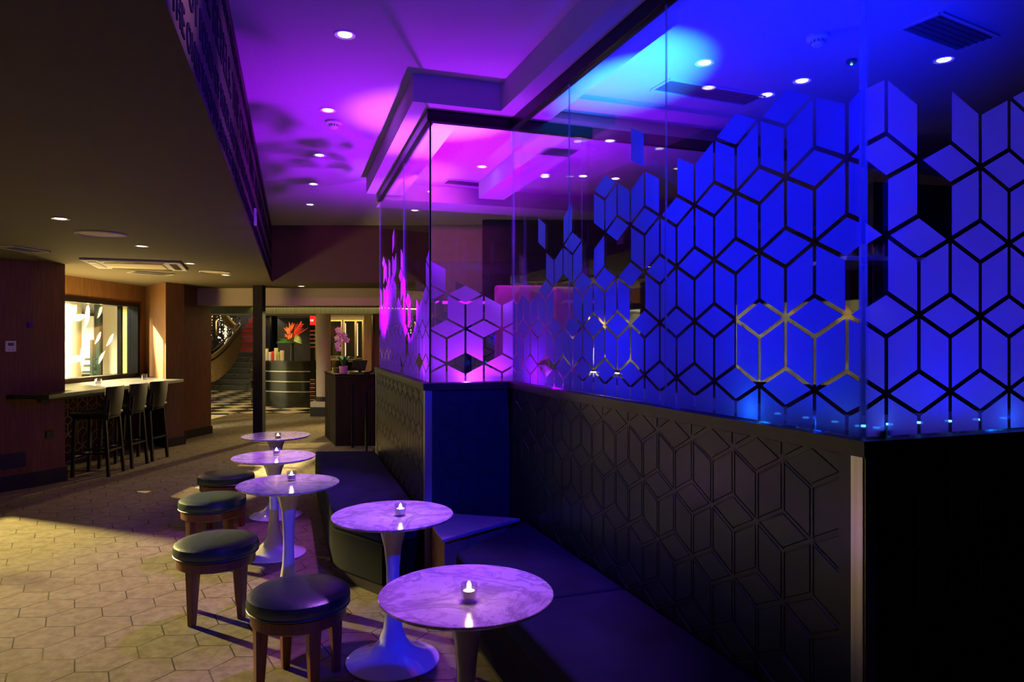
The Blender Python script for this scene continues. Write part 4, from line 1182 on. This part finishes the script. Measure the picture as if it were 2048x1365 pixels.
# flower arrangement
x, y = deskpos(584)
root = empty('flower_arrangement', (x, y, 1.1005)); tag(root, 'tall vase of orange and red tropical flowers on the reception desk', 'flower arrangement')
MB().lathe([(.0,.0),(.06,.0),(.05,.1),(.045,.35),(.07,.42),(.06,.42),(.04,.34),(.0,.30)], 20).build('vase', M['vase'], root, smooth=True)
def blade(mb, base, tip, w_, droop=.0, n=6):
    base, tip = Vector(base), Vector(tip); d_ = tip-base; sd = d_.cross(Vector((0,1,0)))
    sd = sd.normalized() if sd.length > 1e-4 else Vector((1,0,0))
    up_, dn_ = [], []
    for k in range(n+1):
        t = k/n; p_ = base+d_*t+Vector((0,0,-droop*t*t+droop*.4*t)); ww = w_*math.sin(PI*(.08+.9*t))
        up_.append(p_+sd*ww); dn_.append(p_-sd*ww)
    poly = up_+dn_[::-1]; m_ = len(poly)
    vs = [tuple(p_) for p_ in poly]+[(p_.x, p_.y+.008, p_.z) for p_ in poly]
    fs = []
    for k in range(n): fs.append((k, k+1, m_-2-k, m_-1-k)); fs.append((m_+m_-1-k, m_+m_-2-k, m_+k+1, m_+k))
    for k in range(m_): fs.append((k, m_+k, m_+(k+1) % m_, (k+1) % m_))
    mb.addf(vs, fs)
rr = random.Random(2)
mb = MB()
for k in range(12):
    a = R(150+rr.random()*25) if k < 5 else R(10+rr.random()*160); L = .32 if k < 5 else .2
    blade(mb, (0,.02*(k % 3),.42), (L*math.cos(a)*1.1, .05*(k % 4-2), .46+L*math.sin(a)*.5+.02*(k % 3)), .02, .1)
mb.build('leaves', M['leaf'], root)
mb = MB()
for k in range(8):
    a = R(-15+k*12); blade(mb, (.05,-.03,.47), (.05+.2*math.cos(a), -.05, .47+.2*math.sin(a)), .016, .02)
mb.build('pale_leaves', M['leaf_pale'], root)
mb = MB()
for k in range(26):
    a = R(60+rr.random()*110); L = .06+.11*rr.random(); bx_, bz_ = -.10+.10*rr.random(), .50+.20*rr.random()
    blade(mb, (bx_,-.05-.002*k,bz_), (bx_+L*math.cos(a), -.06, bz_+L*math.sin(a)), .016, 0)
for a in (62, 78, 100): blade(mb, (-.02,-.04,.70), (-.02+.2*math.cos(R(a)), -.06, .72+.2*math.sin(R(a))), .016, 0)
mb.build('orange_flowers', M['orange'], root)
mb = MB()
for k in range(9):
    a = R(30+k*6); L = .30+.14*rr.random(); blade(mb, (.03,-.02,.55), (.03+L*math.cos(a), -.03, .58+L*math.sin(a)), .008, 0)
for k in range(6):
    bx_ = .06+.03*k; bz_ = .62+.045*k; blade(mb, (bx_,-.045,bz_), (bx_+.02,-.05,bz_+.10), .018, 0); blade(mb, (bx_,-.05,bz_), (bx_+.09,-.05,bz_+.03), .010, 0)
mb.build('red_flowers', M['red_petal'], root)
MB().tube([(0,0,.3),(0,0,.6)], .02, 8).tube([(0,0,.35),(-.05,0,.62)], .008, 6).tube([(0,0,.35),(.06,0,.64)], .008, 6).build('stems', M['stem'], root)
# black glossy column and back details
tag(MB().lathe([(.27,0),(.27,2.26)], 36, (-6.85,19.6,0)).build('glossy_column', M['lobby_black'], smooth=True), 'glossy black round column behind the reception desk', 'column')
# striped pillar with red sign
root = empty('striped_pillar', (-4.47,15.75,0)); tag(root, 'narrow mirrored pillar with red and gold stripes', 'pillar')
mb = MB(); mb.box((-4.47,15.75,1.05),(.11,.11,2.1)); part(mb, 'pillar_core', M['lobby_black'], root)
for k in range(14):
    z = .12+k*.045; mb = MB(); mb.box((-4.47,15.69,z),(.112,.012,.022)); part(mb, 'stripe', M['gold'] if k % 2 else M['stair_red'], root)
for k in range(5):
    z = 1.44+k*.09; mb = MB(); mb.box((-4.47,15.69,z),(.112,.012,.035)); part(mb, 'stripe', M['gold'] if k % 2 else M['orange'], root)
root = empty('lit_sign', (-4.44,15.55,1.92)); tag(root, 'small glowing red sign on the striped pillar', 'sign')
mb = MB(); mb.box((-4.44,15.60,2.03),(.11,.06,.20)); part(mb, 'sign_box', M['red_lit'], root)
mb = MB(); 
for z_, w_ in ((2.045,.075),(2.015,.06)): mb.box((-4.45,15.568,z_),(w_,.003,.008))
mb.box((-4.475,15.568,2.03),(.01,.003,.03)); mb.box((-4.43,15.568,2.03),(.01,.003,.03))
part(mb, 'sign_symbol', M['white_lit'], root)
# pillar right with plinth
root = empty('lobby_pillar', (-3.98,14.75,0)); tag(root, 'tan pillar on a low dark-edged plinth right of the reception desk', 'pillar')
part(MB().prism([(-4.21,14.6),(-3.88,14.6),(-3.88,15.15),(-4.21,15.15)], .001, .19), 'plinth', M['base_dark'], root)
part(MB().prism([(-4.21,14.62),(-3.88,14.62),(-3.88,15.15),(-4.21,15.15)], .191, .30), 'plinth_cap', M['plaster_tan'], root)
part(MB().lathe([(.15,.301),(.15,2.268)], 28, (-4.0,14.85,0)), 'shaft', M['plaster_tan'], root, smooth=True)
part(MB().lathe([(.1505,.3015),(.16,.3015),(.16,.40),(.1505,.40)], 28, (-4.0,14.85,0)), 'shaft_base', M['base_dark'], root, smooth=True)
# mirror wall on the right of the lobby
struct('wall_lobby_tan', MB().prism([(-5.0,18.6),(-1.5,18.6),(-1.5,18.75),(-5.0,18.75)], 0, 2.268), M['plaster_tan'], 'tan wall with tall dark mirrors')
for px0, px1, yt, yb, lab in ((658,682,643,712,'left tall dark mirror with a lit frame behind the orchid'), (690,709,643,718,'middle tall dark mirror with a lit frame behind the orchid'), (714,724,643,716,'narrow dark mirror right of the orchid')):
    Z = 18.55; x0_, x1_ = (px0-1024)/F*Z, (px1-1024)/F*Z; z0_, z1_ = CAMZ-(yb-HY)*Z/F, CAMZ-(yt-HY)*Z/F
    root = empty('wall_mirror', ((x0_+x1_)/2, Z, z0_)); tag(root, lab, 'mirror', 'tall mirrors in the lobby')
    part(MB().box(((x0_+x1_)/2, Z+.01, (z0_+z1_)/2),(x1_-x0_, .02, z1_-z0_)), 'mirror_glass', M['mirror'], root)
    mb = MB()
    for xx in (x0_-.02, x1_+.02): mb.box((xx, Z-.005, (z0_+z1_)/2),(.03,.04,z1_-z0_+.06))
    mb.box(((x0_+x1_)/2, Z-.005, z1_+.015),(x1_-x0_,.04,.03)); mb.box(((x0_+x1_)/2, Z-.005, z0_-.015),(x1_-x0_,.04,.03))
    part(mb, 'frame', M['gold'], root)
    part(MB().box((x0_+.015, Z-.012, (z0_+z1_)/2),(.02,.01,(z1_-z0_)*.9)), 'light_strip', M['warm_lit'], root)
struct('wall_lobby_pilaster', MB().prism([(-3.0,14.2),(-2.85,14.2),(-2.85,14.6),(-3.0,14.6)], 0, 2.1), M['wood_pale'], 'pale wood pilaster right of the mirrors')
struct('wall_lobby_side', MB().prism([(-2.84,14.3),(1.59,14.3),(1.59,14.45),(-2.84,14.45)], 0, 2.268), M['wood_wall'], 'dark wood wall behind the handrails')
place_dl(*atc(690,633,2.27)[:1], 17.2, 2.27, 'small downlight over the lobby mirrors', 'downlights in the lobby') if False else None
x = (690-1024)/F*18.0; place_dl(x, 18.0, 2.27, 'small downlight over the lobby mirrors', 'downlights in the lobby')
x = (668-1024)/F*17.4; place_dl(x, 17.4, 2.27, 'small downlight left over the lobby mirrors', 'downlights in the lobby')

# ------------------------------------------------------------------ lights
def aim(o, tgt):
    d = Vector(tgt)-Vector(o.location); o.rotation_euler = d.to_track_quat('-Z', 'Y').to_euler()
def spot(name, loc, tgt, e, col, ang=60, blend=.5, r=.03):
    l = bpy.data.lights.new(name, 'SPOT'); l.energy = e; l.color = col; l.spot_size = R(ang); l.spot_blend = blend; l.shadow_soft_size = r
    o = bpy.data.objects.new(name, l); COL.objects.link(o); o.location = loc; aim(o, tgt); return o
def area(name, loc, tgt, e, col, sx, sy):
    l = bpy.data.lights.new(name, 'AREA'); l.energy = e; l.color = col; l.shape = 'RECTANGLE'; l.size = sx; l.size_y = sy
    o = bpy.data.objects.new(name, l); COL.objects.link(o); o.location = loc; aim(o, tgt); return o
def point(name, loc, e, col, r=.05):
    l = bpy.data.lights.new(name, 'POINT'); l.energy = e; l.color = col; l.shadow_soft_size = r
    o = bpy.data.objects.new(name, l); COL.objects.link(o); o.location = loc; return o
WARM = (1,.72,.30); BLUE = (.0,.005,1); PURP = (.34,.0,1); PINK = (.36,.012,1); PINKW = (.45,.075,1)
nIn = lambda u: Vector((-u.y, u.x))
# warm light through the windows
spot('window_lamp', (-8.6,8.0,3.05), (-1.9,4.05,.1), 8800, (1,.78,.28), 80, .35, .10)
spot('window_lamp_back', (-8.6,11.4,3.7), (-2.9,8.95,.0), 26000, (1,.80,.40), 26, .3, .04)
spot('window_lamp_far', (-8.3,9.6,3.6), (-3.6,8.6,0), 4200, WARM, 60, .4, .03)
spot('downlight_and_fill', (-2.55,10.95,2.43), (-2.6,10.7,1.1), 22, (1,.82,.5), 60, .7, .03)  # added fill for the orchid; no downlight fitting sits here
area('outside_lamp', (-8.6,9.2,3.6), (-8.2,13.4,1.2), 850, (1,.95,.72), 2, 1)
area('outside_lamp_near', (-9.0,5.5,3.8), (-12,5.5,1.0), 220, (.95,1,.7), 2, 1)
# lobby
spot('lobby_floor_lamp', (-2.9,16.9,2.2), (-3.2,8.4,0), 1500, WARM, 40, .5, .08)
area('lobby_lamp', (-6.0,16.3,2.24), (-6.0,16.3,0), 60, WARM, 4, 1.2)
area('lobby_lamp_mirror', (-4.2,17.9,2.24), (-4.2,18.0,0), 30, WARM, 2, .4)
area('stair_lamp', (-8.8,18.4,3.4), (-8.3,20.5,1.0), 90, WARM, 1.2, 1.2)
area('stair_lamp_top', (-8.9,23.5,4.2), (-8.9,24.0,0), 40, WARM, 1.2, 1.2)
area('entrance_lamp', (-3.6,12.9,2.2), (-3.6,12.9,0), 22, WARM, 2.5, .6)
for k, (px, py) in enumerate([(121,437),(283,492),(380,527),(452,550),(603,572.5)]):
    x, y = atc(px, py, LOW); spot('downlight_and_fill', (x, y, LOW-.03), (x, y, 0), 3 if k < 2 else (12 if k < 4 else 26), WARM, 100, .8, .03)
area('ceiling_bounce_fill', (-5.45,8.6,1.06), (-5.45,8.6,2.45), 130, (1,.72,.26), .25, 2.2)  # added fill standing in for window bounce on the low ceiling
# purple uplights
spot('purple_uplight', (-.46,5.30,1.36), (-.60,5.34,3.2), 1800, PINKW, 42, .9, .02)
spot('purple_uplight', (-.92,6.98,1.36), (-1.08,7.1,3.2), 420, PINKW, 42, .9, .02)
spot('purple_uplight', (-.10,4.98,1.36), (-.10,4.86,3.2), 80, PINKW, 45, .9, .02)
spot('purple_uplight_wide', (-.46,5.5,1.40), (-.60,5.6,3.3), 620, PURP, 118, .9, .03)
spot('purple_uplight_wide', (-.90,7.0,1.40), (-1.0,7.1,3.3), 460, PURP, 118, .9, .03)
mid = (GAB+GBC)/2 + nIn((GBC-GAB).normalized())*.14
area('purple_ledge_strip', (mid.x, mid.y, 1.345), (mid.x, mid.y-.02, 3), 2.2, (.5,.02,1), .5, .02)
point('purple_ledge_glow', (mid.x, mid.y-.06, 1.345), 3.2, (.45,.04,1), .03)
K1 = GBC + uC*.42 + nIn(uC)*.14
point('purple_ledge_glow', (K1.x, K1.y, 1.38), 2.4, (.28,.0,1), .03)
area('purple_bay', (-.3,6.2,3.05), (-.3,6.1,0), 7, PURP, 1.2, 1.2)
spot('purple_back_wash', (-.8,6.3,3.0), (-2.0,10.4,3.0), 190, (.75,.06,.55), 66, .8, .05)
# blue uplights, with added fills for the frosted film
C1 = GBC + uC*(zC(1500)) + nIn(uC)*.28
spot('blue_uplight', (C1.x, C1.y, 1.40), (.74, 4.42, 3.3), 5500, (.015,.20,1), 25, .95, .02)
Q1 = GBC + uC*(zC(1505)) + nIn(uC)*.05
point('blue_ledge_spark', (Q1.x, Q1.y, 1.35), .22, (.01,.2,1), .015)
area('blue_shelf_uplight', (C1.x+.1, C1.y, 1.35), (C1.x+.1, C1.y+.001, 3), 3, BLUE, .3, .8)
spot('blue_film_top_fill', (2.5,4.5,3.15), (.86,2.62,2.35), 340, (.0,.004,1), 34, .9, .08)  # added fill standing in for ceiling bounce on the upper film
spot('blue_uplight', (C1.x+.05, C1.y, 1.42), (1.45, 4.0, 3.3), 900, BLUE, 70, .9, .03)
area('blue_film_fill', (1.7,4.5,3.2), (1.2,3.6,1.6), 3, BLUE, .8, .8)  # added area fill facing the film, no fitting there
point('blue_ledge_glow', (C1.x, C1.y, 1.36), .35, (.0,.06,1), .03)
D1 = GCD + uD*.95 + nIn(uD)*.28
Q2 = GCD + uD*.60 + nIn(uD)*.05
point('blue_ledge_spark', (Q2.x, Q2.y, 1.35), .12, (.01,.2,1), .015)
spot('blue_uplight', (D1.x, D1.y, 1.40), (D1.x+.3, D1.y+1.6, 3.3), 2, BLUE, 100, .9, .03)
point('blue_ledge_glow', (D1.x, D1.y, 1.36), .6, (.0,.04,1), .03)
C2 = GBC + uC*(zC(1240)) + nIn(uC)*.28
point('blue_ledge_glow', (C2.x, C2.y, 1.6), 3, (.0,.0,1), .05)
spot('blue_uplight', (C2.x, C2.y, 1.40), (C2.x+.2, C2.y+.6, 3.3), 45, BLUE, 90, .8, .03)
# wash on the seating: purple on the tables, blue on the bench and inner corner
spot('purple_table_wash', (-.1,4.0,3.08), (-.45,3.0,.7), 330, (.46,.12,.95), 50, .6, .05)
spot('purple_table_wash_far', (-1.1,6.0,3.08), (-1.75,5.2,.7), 300, (.50,.12,.95), 50, .6, .05)
spot('blue_bench_wash', (1.45,.4,3.2), (-.45,4.3,.8), 700, (.0,.004,1), 38, .6, .05)
spot('blue_ceiling_wash', (.1,1.2,2.5), (-.6,2.6,3.3), 200, (.04,.0,1), 100, .9, .05)
spot('bulkhead_wash', (.1,2.0,2.64), (-1.0,2.0,2.80), 70, (.9,.35,.8), 46, .9, .03)
spot('bulkhead_wash', (-.1,3.4,2.64), (-1.35,3.4,2.80), 60, (.35,.08,1), 46, .9, .03)

w = bpy.data.worlds.new('world'); S.world = w; w.use_nodes = True
w.node_tree.nodes['Background'].inputs[0].default_value = (.5,.45,.4,1); w.node_tree.nodes['Background'].inputs[1].default_value = .001

# ------------------------------------------------------------------ camera
cam = bpy.data.cameras.new('camera'); co = bpy.data.objects.new('camera', cam); COL.objects.link(co)
cam.sensor_width = 36; cam.lens = F/2048*36; co.location = (0,0,CAMZ); co.rotation_euler = (R(90),0,0)
cam.shift_y = -2.5/2048
cam.clip_start = .05; cam.clip_end = 100
S.camera = co
vs_ = S.view_settings; vs_.view_transform = 'Standard'; vs_.look = 'None'; vs_.gamma = 1; vs_.exposure = 0
try: vs_.use_curve_mapping = False
except Exception: pass
try:
    S.cycles.max_bounces = 10; S.cycles.transparent_max_bounces = 24; S.cycles.caustics_reflective = False; S.cycles.caustics_refractive = False
    S.cycles.use_denoising = True
except Exception: pass
